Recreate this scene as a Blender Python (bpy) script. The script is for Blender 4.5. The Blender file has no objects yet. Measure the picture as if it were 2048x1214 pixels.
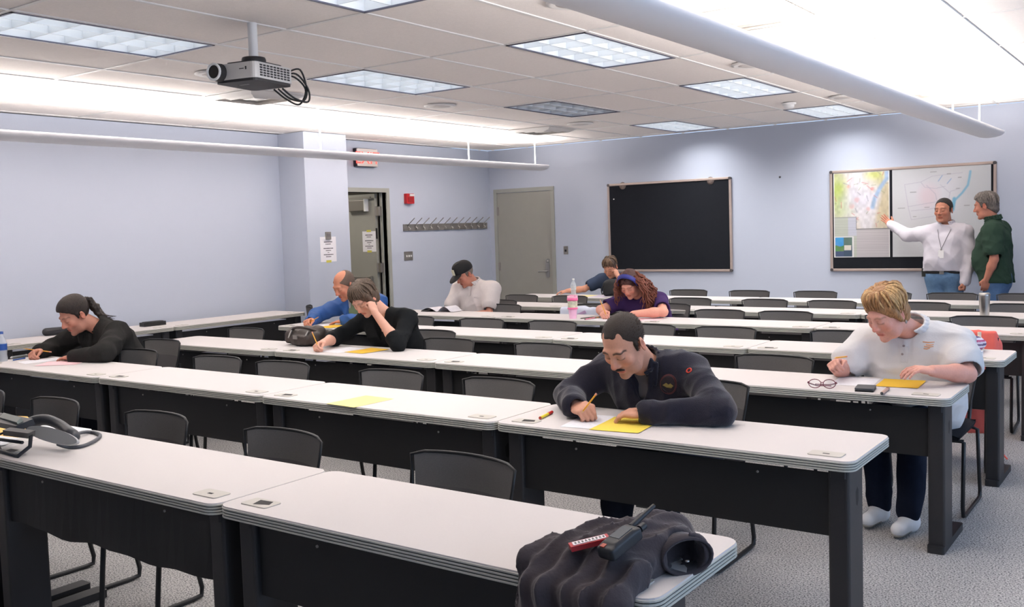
import bpy, bmesh, math, random
import numpy as np
from mathutils import Matrix, Vector
from mathutils.bvhtree import BVHTree

# ------------------------------------------------------------------ camera, world, exposure
SC = bpy.context.scene
COL = SC.collection
IMG_W, IMG_H, FPX = 2048, 1214, 1928.9
YAW, PITCH, ROLL, CAMZ, PPY = math.radians(35.65), math.radians(3.654), math.radians(-1.82), 1.567, 582.0
_c, _s = math.cos(YAW), math.sin(YAW)
_f0, _r0, _u0 = np.array([-_s, _c, 0]), np.array([_c, _s, 0]), np.array([0, 0, 1.0])
FWD = math.cos(PITCH) * _f0 - math.sin(PITCH) * _u0
_up = math.cos(PITCH) * _u0 + math.sin(PITCH) * _f0
RGT = math.cos(ROLL) * _r0 + math.sin(ROLL) * _up
UPV = math.cos(ROLL) * _up - math.sin(ROLL) * _r0
CAM = np.array([0, 0, CAMZ])
cam_d = bpy.data.cameras.new('camera'); cam_o = bpy.data.objects.new('camera', cam_d); COL.objects.link(cam_o)
cam_d.sensor_width = 36.0; cam_d.lens = FPX * 36.0 / IMG_W
cam_d.shift_y = (PPY - IMG_H / 2) / IMG_W
cam_d.clip_start = 0.05
cam_o.matrix_world = Matrix(((RGT[0], UPV[0], -FWD[0], 0), (RGT[1], UPV[1], -FWD[1], 0), (RGT[2], UPV[2], -FWD[2], CAMZ), (0, 0, 0, 1)))
SC.camera = cam_o

world = bpy.data.worlds.new('world'); SC.world = world; world.use_nodes = True
world.node_tree.nodes['Background'].inputs[0].default_value = (0.55, 0.72, 1.0, 1)
world.node_tree.nodes['Background'].inputs[1].default_value = 1.0
SC.view_settings.view_transform = 'Standard'
SC.view_settings.look = 'None'
SC.view_settings.exposure = 0.33
SC.view_settings.gamma = 1.0
SC.view_settings.use_curve_mapping = False
SC.cycles.use_denoising = True
SC.cycles.max_bounces = 8
SC.cycles.diffuse_bounces = 4

# light levels (used in the lamps' own builders)
TROFFER_E, TROFFER_W, PENDANT_W, DAY_W, CORRIDOR_W = 1.0, 10.5, 18.0, 40.0, 44.0

def day_light(y, z, w, h, power):
    l = bpy.data.lights.new('window_daylight', 'AREA'); l.shape = 'RECTANGLE'; l.size = w; l.size_y = h
    l.energy = power; l.color = (0.50, 0.70, 1.0)
    o = bpy.data.objects.new('window_daylight', l); COL.objects.link(o)
    o.location = (2.62, y, z); o.rotation_euler = (0, math.radians(90), math.radians(180))
    o.rotation_euler = Vector((-1, 0, 0)).to_track_quat('-Z', 'Y').to_euler()
for _y in (1.2, 4.2, 7.2):
    day_light(_y, 1.6, 1.9, 1.3, DAY_W)

# ------------------------------------------------------------------ pixel -> place
def ray(px, py):
    return FWD + RGT * (px - IMG_W / 2) / FPX - UPV * (py - PPY) / FPX
def onz(px, py, z=0.737):
    d = ray(px, py); return CAM + d * (z - CAMZ) / d[2]
def ony(px, py, y):
    d = ray(px, py); return CAM + d * y / d[1]
def onx(px, py, x):
    d = ray(px, py); return CAM + d * x / d[0]

# ------------------------------------------------------------------ materials
MATS = {}
def srgb(r, g, b):
    f = lambda v: ((v / 255.0) / 12.92) if v / 255.0 <= 0.04045 else (((v / 255.0) + 0.055) / 1.055) ** 2.4
    return (f(r), f(g), f(b), 1)
def mat(name, col, rough=0.6, metal=0.0, noise=0.0, nscale=20.0, bump=0.0, bscale=None, spec=0.5, sheen=0.0, emis=None, estr=0.0, alpha=1.0, stretch=None, vcol=False, trans=0.0):
    if name in MATS: return MATS[name]
    m = bpy.data.materials.new(name); m.use_nodes = True
    nt = m.node_tree; b = nt.nodes['Principled BSDF']
    col = srgb(*col) if len(col) == 3 else col
    b.inputs['Base Color'].default_value = col
    b.inputs['Roughness'].default_value = rough; b.inputs['Metallic'].default_value = metal
    b.inputs['Specular IOR Level'].default_value = spec
    if sheen: b.inputs['Sheen Weight'].default_value = sheen
    if trans: b.inputs['Transmission Weight'].default_value = trans
    if alpha < 1: b.inputs['Alpha'].default_value = alpha
    if emis:
        b.inputs['Emission Color'].default_value = emis; b.inputs['Emission Strength'].default_value = estr
    src = None
    if noise or bump:
        tc = nt.nodes.new('ShaderNodeTexCoord'); mp = nt.nodes.new('ShaderNodeMapping')
        nt.links.new(tc.outputs['Object'], mp.inputs[0])
        if stretch: mp.inputs['Scale'].default_value = stretch
        def nz(sc, det=4):
            n = nt.nodes.new('ShaderNodeTexNoise'); n.inputs['Scale'].default_value = sc; n.inputs['Detail'].default_value = det
            nt.links.new(mp.outputs[0], n.inputs['Vector']); return n
    if vcol:
        a = nt.nodes.new('ShaderNodeVertexColor'); a.layer_name = 'Col'; src = a.outputs[0]
        nt.links.new(src, b.inputs['Base Color'])
    if noise:
        n = nz(nscale); r = nt.nodes.new('ShaderNodeMapRange')
        r.inputs[1].default_value = 0.25; r.inputs[2].default_value = 0.75
        r.inputs[3].default_value = 1 - noise; r.inputs[4].default_value = 1 + noise
        nt.links.new(n.outputs[0], r.inputs[0])
        mx = nt.nodes.new('ShaderNodeVectorMath'); mx.operation = 'SCALE'
        if src: nt.links.new(src, mx.inputs[0])
        else: mx.inputs[0].default_value = col[:3]
        nt.links.new(r.outputs[0], mx.inputs['Scale']); nt.links.new(mx.outputs[0], b.inputs['Base Color'])
    if bump:
        n = nz(bscale or nscale, 5); bp = nt.nodes.new('ShaderNodeBump'); bp.inputs['Strength'].default_value = bump; bp.inputs['Distance'].default_value = 0.01
        nt.links.new(n.outputs[0], bp.inputs['Height']); nt.links.new(bp.outputs[0], b.inputs['Normal'])
    MATS[name] = m; return m

# ------------------------------------------------------------------ mesh builder
class MB:
    def __init__(s): s.v = []; s.f = []; s.sm = []
    def add(s, vs, fs, smooth=False):
        o = len(s.v); s.v += [tuple(map(float, v)) for v in vs]
        for f in fs: s.f.append(tuple(i + o for i in f)); s.sm.append(smooth)
        return s
    def box(s, x0, x1, y0, y1, z0, z1):
        v = [(x, y, z) for z in (z0, z1) for y in (y0, y1) for x in (x0, x1)]
        return s.add(v, [(0, 2, 3, 1), (4, 5, 7, 6), (0, 1, 5, 4), (2, 6, 7, 3), (0, 4, 6, 2), (1, 3, 7, 5)])
    def obox(s, c, ax, ay, az):
        c, ax, ay, az = map(np.array, (c, ax, ay, az))
        v = [c + i * ax + j * ay + k * az for k in (-1, 1) for j in (-1, 1) for i in (-1, 1)]
        return s.add(v, [(0, 2, 3, 1), (4, 5, 7, 6), (0, 1, 5, 4), (2, 6, 7, 3), (0, 4, 6, 2), (1, 3, 7, 5)])
    def rbox(s, x0, x1, y0, y1, z0, z1, r=0.01, axis='z', n=4):
        # rounded-outline prism along an axis
        if axis == 'z': A = (x0, x1, y0, y1); f = lambda a, b, c: (a, b, c); c0, c1 = z0, z1
        elif axis == 'y': A = (x0, x1, z0, z1); f = lambda a, b, c: (a, c, b); c0, c1 = y0, y1
        else: A = (y0, y1, z0, z1); f = lambda a, b, c: (c, a, b); c0, c1 = x0, x1
        o = rrect(A[0], A[1], A[2], A[3], r, n); k = len(o)
        v = [f(a, b, c0) for a, b in o] + [f(a, b, c1) for a, b in o]
        fs = [tuple(range(k))[::-1], tuple(range(k, 2 * k))] + [(i, (i + 1) % k, k + (i + 1) % k, k + i) for i in range(k)]
        return s.add(v, fs)
    def cyl(s, a, b, ra, rb=None, n=12, caps=True):
        return s.tube([a, b], [ra, ra if rb is None else rb], n, caps)
    def tube(s, pts, r, n=8, caps=True, closed=False):
        P = [np.array(p, float) for p in pts]; m = len(P)
        R = [r] * m if np.isscalar(r) else list(r)
        t0 = None; rings = []
        for i in range(m):
            if closed: t = P[(i + 1) % m] - P[i - 1]
            else: t = P[min(i + 1, m - 1)] - P[max(i - 1, 0)]
            t = t / (np.linalg.norm(t) + 1e-12)
            if t0 is None:
                a = np.array([0, 0, 1.0]) if abs(t[2]) < 0.9 else np.array([1.0, 0, 0])
                u = np.cross(t, a); u /= np.linalg.norm(u)
            else:
                u = u - t * (u @ t); u /= (np.linalg.norm(u) + 1e-12)
            t0 = t; w = np.cross(t, u)
            rings.append([P[i] + R[i] * (math.cos(q) * u + math.sin(q) * w) for q in [2 * math.pi * j / n for j in range(n)]])
        v = [p for g in rings for p in g]; fs = []
        for i in range(m - (0 if closed else 1)):
            a, b = i * n, ((i + 1) % m) * n
            fs += [(a + j, a + (j + 1) % n, b + (j + 1) % n, b + j) for j in range(n)]
        s.add(v, fs, True)
        if caps and not closed:
            s.add(rings[0], [tuple(range(n))[::-1]]); s.add(rings[-1], [tuple(range(n))])
        return s
    def lathe(s, prof, c=(0, 0, 0), n=20, smooth=True):
        v = []; fs = []; m = len(prof)
        for r, z in prof:
            v += [(c[0] + r * math.cos(2 * math.pi * j / n), c[1] + r * math.sin(2 * math.pi * j / n), c[2] + z) for j in range(n)]
        for i in range(m - 1):
            fs += [(i * n + j, i * n + (j + 1) % n, (i + 1) * n + (j + 1) % n, (i + 1) * n + j) for j in range(n)]
        s.add(v, fs, smooth)
        if prof[0][0] > 1e-5: s.add(v[:n], [tuple(range(n))[::-1]])
        if prof[-1][0] > 1e-5: s.add(v[-n:], [tuple(range(n))])
        return s
    def grid(s, fn, nu, nv, smooth=True):
        v = [fn(i / nu, j / nv) for j in range(nv + 1) for i in range(nu + 1)]; w = nu + 1
        return s.add(v, [(j * w + i, j * w + i + 1, (j + 1) * w + i + 1, (j + 1) * w + i) for j in range(nv) for i in range(nu)], smooth)
    def data(s, name):
        me = bpy.data.meshes.new(name); me.from_pydata(s.v, [], s.f)
        me.polygons.foreach_set('use_smooth', s.sm); me.update(); return me
    def build(s, name, m, parent=None, loc=None):
        o = bpy.data.objects.new(name, s.data(name)); COL.objects.link(o)
        if m: o.data.materials.append(m)
        if parent: o.parent = parent
        if loc is not None: o.location = loc
        return o
def rrect(x0, x1, y0, y1, r, n=4):
    o = []
    for cx, cy, a in ((x1 - r, y1 - r, 0), (x0 + r, y1 - r, 90), (x0 + r, y0 + r, 180), (x1 - r, y0 + r, 270)):
        o += [(cx + r * math.cos(math.radians(a + 90 * i / n)), cy + r * math.sin(math.radians(a + 90 * i / n))) for i in range(n + 1)]
    return o
def tag(o, label=None, cat=None, group=None, kind=None):
    if label: o['label'] = label
    if cat: o['category'] = cat
    if group: o['group'] = group
    if kind: o['kind'] = kind
    return o
def empty(name, loc=(0, 0, 0), rz=0.0):
    o = bpy.data.objects.new(name, None); COL.objects.link(o); o.location = tuple(map(float, loc)); o.rotation_euler = (0, 0, rz); o.empty_display_size = 0.1; return o
def thing(name, label, cat, loc=(0, 0, 0), rz=0.0, group=None):
    return tag(empty(name, loc, rz), label, cat, group)
def copy_tree(o, parent=None):
    c = o.copy(); COL.objects.link(c)
    if parent is not None: c.parent = parent
    for ch in list(o.children): copy_tree(ch, c)
    return c
def struct(name, mb, m, parent=None):
    o = mb.build(name, m, parent)
    if parent is None: o['kind'] = 'structure'
    return o
ORD = ['first', 'second', 'third', 'fourth', 'fifth', 'sixth', 'seventh', 'eighth', 'ninth', 'tenth']
ROWN = ['front', 'second', 'third', 'fourth', 'fifth', 'sixth', 'rearmost']
def text_mesh(txt, size, name, m, parent, M, extrude=0.0008, align='CENTER'):
    c = bpy.data.curves.new(name, 'FONT'); c.body = txt; c.size = size; c.extrude = extrude; c.align_x = align; c.align_y = 'CENTER'; c.resolution_u = 2
    t = bpy.data.objects.new(name + '_tmp', c); COL.objects.link(t)
    dg = bpy.context.evaluated_depsgraph_get(); me = bpy.data.meshes.new_from_object(t.evaluated_get(dg))
    bpy.data.objects.remove(t); bpy.data.curves.remove(c)
    o = bpy.data.objects.new(name, me); COL.objects.link(o); me.materials.clear(); me.materials.append(m)
    if parent: o.parent = parent
    o.matrix_local = M
    return o
# ------------------------------------------------------------------ setting
XL, YB, ZC, XR, YF = -8.70, 11.63, 2.745, 2.50, -2.2
M_wall = mat('wall_paint', (186, 193, 208), 0.85, bump=0.05, nscale=90, spec=0.2)
M_tile = mat('ceiling_tile_fibre', (238, 232, 228), 0.95, noise=0.03, nscale=60, bump=0.12, bscale=140, spec=0.1)
M_tbar = mat('ceiling_grid_metal', (226, 224, 222), 0.5)
M_frame = mat('door_frame_paint', (160, 161, 154), 0.55)
M_door = mat('door_paint', (154, 153, 145), 0.6, noise=0.02, nscale=8)
M_steel = mat('brushed_steel', (170, 168, 165), 0.35, 0.9)
M_steel2 = mat('dull_steel', (150, 146, 142), 0.45, 0.7)
M_black = mat('black_plastic', (22, 22, 23), 0.45)
M_white = mat('white_enamel', (232, 232, 232), 0.4)
# carpet: speckled loop pile
def carpet():
    m = bpy.data.materials.new('carpet_speckle'); m.use_nodes = True; nt = m.node_tree; b = nt.nodes['Principled BSDF']
    tc = nt.nodes.new('ShaderNodeTexCoord')
    def nz(sc, d):
        n = nt.nodes.new('ShaderNodeTexNoise'); n.inputs['Scale'].default_value = sc; n.inputs['Detail'].default_value = d; nt.links.new(tc.outputs['Object'], n.inputs['Vector']); return n
    n1, n2 = nz(130, 3), nz(3.0, 3)
    r = nt.nodes.new('ShaderNodeValToRGB'); e = r.color_ramp.elements
    e[0].position = 0.33; e[0].color = srgb(74, 74, 78); e[1].position = 0.62; e[1].color = srgb(212, 209, 207)
    k = e.new(0.46); k.color = srgb(168, 166, 165)
    nt.links.new(n1.outputs[0], r.inputs[0])
    mx = nt.nodes.new('ShaderNodeMix'); mx.data_type = 'RGBA'; mx.blend_type = 'MULTIPLY'; mx.inputs[0].default_value = 0.25
    nt.links.new(r.outputs[0], mx.inputs[6]); nt.links.new(n2.outputs[0], mx.inputs[7]); nt.links.new(mx.outputs[2], b.inputs['Base Color'])
    bp = nt.nodes.new('ShaderNodeBump'); bp.inputs['Strength'].default_value = 0.5; bp.inputs['Distance'].default_value = 0.004
    nt.links.new(n1.outputs[0], bp.inputs['Height']); nt.links.new(bp.outputs[0], b.inputs['Normal'])
    b.inputs['Roughness'].default_value = 0.95; b.inputs['Specular IOR Level'].default_value = 0.1
    return m
M_carpet = carpet()
CX = -10.7      # corridor's far wall
struct('floor', MB().box(CX, XR, YF, YB, -0.05, 0), M_carpet)
D1a, D1b, DZ = 8.46, 9.36, 2.10           # door opening in left wall (y range), height
PILX, PIL0, PIL1 = -8.27, 7.58, 8.25
w = MB(); w.box(XL - 0.14, XL, YF, D1a, 0, ZC); w.box(XL - 0.14, XL, D1b, YB, 0, ZC); w.box(XL - 0.14, XL, D1a, D1b, DZ, ZC)
struct('wall_left', w, M_wall)
struct('wall_pillar', MB().box(XL, PILX, PIL0, PIL1, 0, ZC), M_wall)
struct('wall_back', MB().box(CX, XR, YB, YB + 0.15, 0, ZC), M_wall)
struct('wall_front', MB().box(CX, XR, YF - 0.15, YF, 0, ZC), M_wall)
w = MB(); w.box(XR, XR + 0.12, YF, YB, 0, 0.9); w.box(XR, XR + 0.12, YF, YB, 2.3, ZC)
WINS = [(0.2, 2.2), (3.2, 5.2), (6.2, 8.2)]; prev = YF
for a, b in WINS: w.box(XR, XR + 0.12, prev, a, 0.9, 2.3); prev = b
w.box(XR, XR + 0.12, prev, YB, 0.9, 2.3)
struct('wall_right', w, M_wall)
M_glass = mat('window_glass', (235, 243, 250), 0.02, alpha=0.08)
for i, (a, b) in enumerate(WINS):
    fr = MB(); fr.box(XR - 0.01, XR + 0.08, a, a + 0.05, 0.9, 2.3); fr.box(XR - 0.01, XR + 0.08, b - 0.05, b, 0.9, 2.3)
    fr.box(XR - 0.01, XR + 0.08, a, b, 0.9, 0.95); fr.box(XR - 0.01, XR + 0.08, a, b, 2.25, 2.3); fr.box(XR, XR + 0.06, (a + b) / 2 - 0.02, (a + b) / 2 + 0.02, 0.95, 2.25)
    o = struct('window_%d' % (i + 1), fr, M_steel2)
    MB().box(XR + 0.03, XR + 0.036, a + 0.05, (a + b) / 2 - 0.02, 0.95, 2.25).build('pane', M_glass, o)
    MB().box(XR + 0.03, XR + 0.036, (a + b) / 2 + 0.02, b - 0.05, 0.95, 2.25).build('pane', M_glass, o)
M_base = mat('rubber_base', (70, 71, 76), 0.6)
struct('baseboard_left', MB().box(XL, XL + 0.012, YF, PIL0, 0, 0.1).box(XL, XL + 0.012, D1b + 0.1, YB, 0, 0.1).box(PILX, PILX + 0.012, PIL0, PIL1, 0, 0.1), M_base)
struct('baseboard_back', MB().box(XL, -8.62, YB - 0.012, YB, 0, 0.1).box(-7.5, XR, YB - 0.012, YB, 0, 0.1), M_base)
# corridor beyond the open door
M_corr = mat('corridor_paint', (178, 172, 158), 0.85)
struct('wall_corridor', MB().box(CX - 0.1, CX, YF, YB, 0, ZC).box(CX, XL - 0.14, 6.8, 6.9, 0, ZC), M_corr)

# ceiling: grid and tiles
GX, GY, TX, TY = -3.045, 5.095, 0.6175, 1.262
ceil_root = tag(empty('ceiling', (0, 0, ZC)), kind='structure')
MB().box(CX, XR, YF, YB, 0.10, 0.14).build('slab', M_tile, ceil_root)
MB().box(CX, XL - 0.14, YF, YB, 0.0, 0.02).build('corridor_panel', M_tile, ceil_root)
xs = [GX + TX * k for k in range(-20, 20) if XL - TX < GX + TX * k < XR]
ys_ = [GY + TY * k for k in range(-10, 10) if YF - TY < GY + TY * k < YB]
LIGHTS = [(-1, -2), (-1, 0), (-1, 2), (-1, 4), (-4, -2), (-4, 0), (-4, 2), (-4, 4)]       # tile cells (column, row) with a troffer
VENTS = [(-6, 0.0), (-6, 3.45), (1, 0.0), (1, 3.5)]
def cell(ix, iy): return (GX + TX * ix, GX + TX * (ix + 1), GY + TY * iy, GY + TY * (iy + 1))
base_tile = None
for x0 in xs:
    for y0 in ys_:
        ix, iy = round((x0 - GX) / TX), round((y0 - GY) / TY)
        if (ix, iy) in LIGHTS: continue
        a0, a1, b0, b1 = max(x0, XL) + 0.004, min(x0 + TX, XR) - 0.004, max(y0, YF) + 0.004, min(y0 + TY, YB) - 0.004
        if a1 - a0 < 0.02 or b1 - b0 < 0.02: continue
        full = a1 - a0 > TX - 0.02 and b1 - b0 > TY - 0.02
        if full and base_tile is not None:
            t = bpy.data.objects.new('tile', base_tile.data); COL.objects.link(t); t.parent = ceil_root
        else:
            hx, hy = (a1 - a0) / 2, (b1 - b0) / 2
            mb = MB().box(-hx, hx, -hy, hy, 0.006, 0.02)
            t = mb.build('tile', M_tile, ceil_root)
            if full: base_tile = t
        t.location = ((a0 + a1) / 2, (b0 + b1) / 2, 0)
for x0 in xs:
    if x0 > XL: MB().box(x0 - 0.012, x0 + 0.012, YF, YB, 0.0, 0.012).build('grid_bar', M_tbar, ceil_root)
for y0 in ys_:
    if y0 > YF: MB().box(XL, XR, y0 - 0.012, y0 + 0.012, 0.001, 0.012).build('grid_bar', M_tbar, ceil_root)

# recessed louvred lights
M_lens = mat('lamp_diffuser', (255, 255, 255), 0.5, emis=(0.98, 0.99, 1.0, 1), estr=TROFFER_E)
M_lens_off = mat('lamp_reflector_dim', (224, 228, 232), 0.25, 0.2)
M_louver = mat('louver_blade', (222, 228, 234), 0.35, 0.0)
M_rim = mat('lamp_rim', (96, 96, 112), 0.4, 0.4)
M_house = mat('lamp_housing', (225, 230, 236), 0.4)
def troffer(ix, iy, on, label):
    a0, a1, b0, b1 = cell(ix, iy); cx, cy = (a0 + a1) / 2, (b0 + b1) / 2; hx, hy = TX / 2 - 0.012, TY / 2 - 0.012
    t = thing('ceiling_light', label, 'ceiling light', (cx, cy, ZC), 0, 'recessed louvred ceiling lights')
    h = MB(); h.box(-hx, -hx + 0.006, -hy, hy, 0, 0.09); h.box(hx - 0.006, hx, -hy, hy, 0, 0.09); h.box(-hx, hx, -hy, -hy + 0.006, 0, 0.09); h.box(-hx, hx, hy - 0.006, hy, 0, 0.09)
    h.build('housing', M_house, t)
    r = MB(); e = 0.014
    r.box(-hx, -hx + e, -hy, hy, -0.004, 0.004); r.box(hx - e, hx, -hy, hy, -0.004, 0.004); r.box(-hx, hx, -hy, -hy + e, -0.004, 0.004); r.box(-hx, hx, hy - e, hy, -0.004, 0.004)
    r.build('rim', M_rim, t)
    d = MB(); d.add([(-hx, -hy, 0.075), (hx, -hy, 0.075), (hx, hy, 0.075), (-hx, hy, 0.075)], [(0, 3, 2, 1)])
    d.build('diffuser', M_lens if on else M_lens_off, t)
    if on:
        l = bpy.data.lights.new('troffer_light', 'AREA'); l.shape = 'RECTANGLE'; l.size = 2 * hx - 0.04; l.size_y = 2 * hy - 0.04; l.energy = TROFFER_W * (1.75 if iy == 4 else 1.0); l.color = (1.0, 0.97, 0.95); l.spread = math.radians(136 if iy == 4 else 150)
        o = bpy.data.objects.new('troffer_light', l); COL.objects.link(o); o.parent = t; o.location = (0, 0, -0.006)
    for k in (1, 2):
        x = -hx + 2 * hx * k / 3; MB().box(x - 0.003, x + 0.003, -hy + 0.01, hy - 0.01, 0.006, 0.055).build('louver_blade', M_louver, t)
    for k in range(1, 6):
        y = -hy + 2 * hy * k / 6; MB().box(-hx + 0.01, hx - 0.01, y - 0.003, y + 0.003, 0.006, 0.055).build('louver_blade', M_louver, t)
for (ix, iy) in LIGHTS:
    r = ['nearest the camera', 'second from the camera', 'third from the camera', 'nearest the back wall'][iy // 2 + 1]
    c = 'left' if ix == -4 else 'right'
    dim = (ix, iy) == (-4, 2)
    troffer(ix, iy, not dim, '%s louvred ceiling light in the %s column, %s' % ('dim' if dim else 'bright', c, r))

# air diffusers
M_vent = mat('vent_enamel', (222, 219, 216), 0.5)
def vent(ix, iyf, label):
    x0 = GX + TX * ix; cx, cy = x0 + TX / 2, GY + TY * iyf + 0.3; h = 0.29
    t = thing('ceiling_vent', label, 'vent', (cx, cy, ZC), 0, 'square air diffusers')
    for k in range(3):
        o, i = h - k * 0.095, h - k * 0.095 - 0.055
        z0, z1 = -0.004 - 0.004 * k, -0.034
        v = [(s * o, q * o, z0) for s, q in ((-1, -1), (1, -1), (1, 1), (-1, 1))] + [(s * i, q * i, z1) for s, q in ((-1, -1), (1, -1), (1, 1), (-1, 1))]
        v += [(p[0] * 0.985, p[1] * 0.985, p[2] + 0.004) for p in v]
        fs = [(j, (j + 1) % 4, 4 + (j + 1) % 4, 4 + j) for j in range(4)] + [(8 + j, 12 + j, 12 + (j + 1) % 4, 8 + (j + 1) % 4) for j in range(4)]
        MB().add(v, fs).build('vane_ring', M_vent, t)
    MB().box(-0.07, 0.07, -0.07, 0.07, -0.03, -0.02).build('centre_plate', M_vent, t)
vent(-6, 0.0, 'square ceiling vent behind the projector'); vent(-6, 3.42, 'square ceiling vent above the far corner door')
vent(1, 0.0, 'square ceiling vent above the near end of the right pendant lamp'); vent(1, 3.5, 'square ceiling vent above the far end of the right pendant lamp')
# round ceiling speakers
for px, py, nm in ((432, 147, 'left of the projector'), (880, 211, 'right of the projector'), (1148, 4, 'at the top edge beside the right pendant lamp'), (1503, 128, 'between the right pendant lamp and the second light'), (1160, 247, 'nearest the far corner'), (1689, 193, 'beside the smoke detector')):
    p = onz(px, py, ZC)
    t = thing('ceiling_speaker', 'flat round white ceiling speaker ' + nm, 'speaker', (p[0], p[1], ZC), 0, 'round ceiling speakers')
    MB().lathe([(0.15, 0.0), (0.15, -0.008), (0.13, -0.014), (0.118, -0.012)]).build('ring', M_vent, t)
    MB().lathe([(0.118, -0.004), (0.118, -0.011), (0.06, -0.014), (0.0, -0.015)]).build('grille', mat('grille_mesh', (205, 200, 197), 0.7, bump=0.3, nscale=300), t)
p = onz(1578, 206, ZC)
t = thing('smoke_detector', 'small white smoke detector on the ceiling', 'detector', (p[0], p[1], ZC))
MB().lathe([(0.07, 0), (0.07, -0.012), (0.06, -0.02)]).build('base', M_white, t); MB().lathe([(0.052, -0.02), (0.05, -0.045), (0.035, -0.055), (0, -0.056)]).build('sensor', M_white, t)

# linear pendants that light the ceiling
M_pend = mat('pendant_body', (234, 233, 236), 0.45)
M_strip = mat('pendant_tube', (255, 255, 255), 0.5, emis=(1, 0.96, 0.93, 1), estr=8.0)
def pendant(x, y0, y1, rods, label, power=1.0):
    z = 2.40; L = y1 - y0
    t = thing('pendant_lamp', label, 'lamp', (x, y0, z))
    n = 14; prof = [(0.14 * math.cos(math.pi + math.pi * i / n), 0.048 * math.sin(math.pi + math.pi * i / n)) for i in range(n + 1)]
    prof = [(-0.142, 0.016)] + prof + [(0.142, 0.016)]
    inner = [(a * 0.93, b * 0.85 + 0.006) for a, b in prof[::-1]]
    ring = prof + inner; k = len(ring)
    v = [(a, yy, b) for yy in (0, L) for a, b in ring]
    fs = [(i, (i + 1) % k, k + (i + 1) % k, k + i) for i in range(k)]
    b = MB(); b.add(v, fs, True)
    m = len(prof)
    for e in (0, 1):
        f = [(e * k + i, e * k + i + 1, e * k + k - 2 - i, e * k + k - 1 - i) for i in range(m - 1)]
        b.add(v, [q if e else q[::-1] for q in f])
    b.build('shell', M_pend, t)
    for e in (0, L):
        MB().add([(a * 0.95, e, bb) for a, bb in prof], [tuple(range(m))]).build('end_cap', M_pend, t)
    for yy in rods:
        r = MB(); r.cyl((0, yy - y0, -0.02), (0, yy - y0, ZC - z), 0.008); r.lathe([(0.05, ZC - z), (0.05, ZC - z - 0.02), (0.012, ZC - z - 0.03)], (0, yy - y0, 0)); r.build('hanger_rod', M_white, t)
    MB().box(-0.05, 0.05, 0.1, L - 0.1, -0.03, -0.02).build('lamp_tray', M_white, t)
    MB().tube([(0, 0.15, -0.006), (0, L - 0.15, -0.006)], 0.011, 10).build('tube', M_strip, t)
    l = bpy.data.lights.new('pendant_light', 'AREA'); l.shape = 'RECTANGLE'; l.size = 0.22; l.size_y = L - 0.2; l.energy = PENDANT_W * L * power; l.color = (1.0, 0.93, 0.88)
    o = bpy.data.objects.new('pendant_light', l); COL.objects.link(o); o.parent = t; o.location = (0, L / 2, 0.012); o.rotation_euler = (math.pi, 0, 0)
pendant(-7.33, 0.6, 10.98, (2.2, 6.95, 9.4, 10.85), 'long white linear pendant lamp hanging near the left wall', 0.85)
pendant(-1.80, 0.9, 11.05, (2.6, 6.7, 9.25, 10.5), 'long white linear pendant lamp hanging over the right ends of the tables')

# doors
def door_frame(mb, u0, u1, zt, P):    # P maps (u along wall, v out of wall, z)
    w = 0.055
    for (a, b, c, d) in ((u0 - w, u0, 0, zt + w), (u1, u1 + w, 0, zt + w), (u0, u1, zt, zt + w)):
        q = [P(uu, vv, zz) for zz in (c, d) for vv in (-0.14, 0.018) for uu in (a, b)]
        mb.add(q, [(0, 2, 3, 1), (4, 5, 7, 6), (0, 1, 5, 4), (2, 6, 7, 3), (0, 4, 6, 2), (1, 3, 7, 5)])
fr = MB(); door_frame(fr, D1a, D1b, DZ, lambda u, v, z: (XL + v, u, z))
fr.box(XL - 0.10, XL - 0.06, D1b - 0.018, D1b, 0, DZ)
d1 = struct('door_1', fr, M_frame)
hx, hy = XL - 0.12, D1b - 0.03      # leaf hangs open at a right angle into the corridor
lf = MB().box(hx - 0.90, hx - 0.01, hy - 0.045, hy, 0.01, DZ - 0.01).build('door_leaf', M_door, d1)
MB().box(hx - 0.80, hx - 0.68, hy - 0.05, hy + 0.005, 1.05, 1.86).build('vision_panel', mat('vision_glass', (40, 42, 44), 0.1), lf)
MB().rbox(hx - 0.46, hx - 0.14, hy - 0.115, hy - 0.045, 1.87, 2.02, 0.012, 'x').build('closer_body', M_steel2, lf)
MB().box(hx - 0.14, hx - 0.125, hy - 0.118, hy - 0.045, 1.865, 2.025).build('closer_end', M_white, lf)
MB().obox((hx - 0.25, hy - 0.10, 2.045), (0.2, 0.02, 0), (0, 0.012, 0), (0, 0, 0.008)).build('closer_arm', M_steel2, lf)
MB().rbox(hx - 0.78, hx - 0.10, hy - 0.095, hy - 0.045, 0.905, 1.005, 0.01, 'x').build('panic_bar', M_steel2, lf)
MB().rbox(hx - 0.13, hx - 0.09, hy - 0.10, hy - 0.045, 0.90, 1.01, 0.008, 'x').build('panic_bar_end', M_steel, lf)
for z in (0.3, 1.12, 1.86): MB().box(hx - 0.012, hx + 0.06, hy - 0.05, hy + 0.004, z - 0.06, z + 0.06).cyl((hx, hy - 0.045, z - 0.065), (hx, hy - 0.045, z + 0.065), 0.011).build('hinge', M_steel2, lf)
MB().box(hx - 0.006, hx - 0.002, hy - 0.05, hy - 0.02, 1.5, 1.64).build('strike_plate', M_black, lf)
A0, A1 = -8.56, -7.60
fr = MB(); door_frame(fr, A0, A1, 2.11, lambda u, v, z: (u, YB - v, z)); d2 = struct('door_2', fr, M_frame)
lf = MB().box(A0 + 0.004, A1 - 0.004, YB - 0.005, YB + 0.04, 0.008, 2.105).build('door_leaf', M_door, d2)
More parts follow.
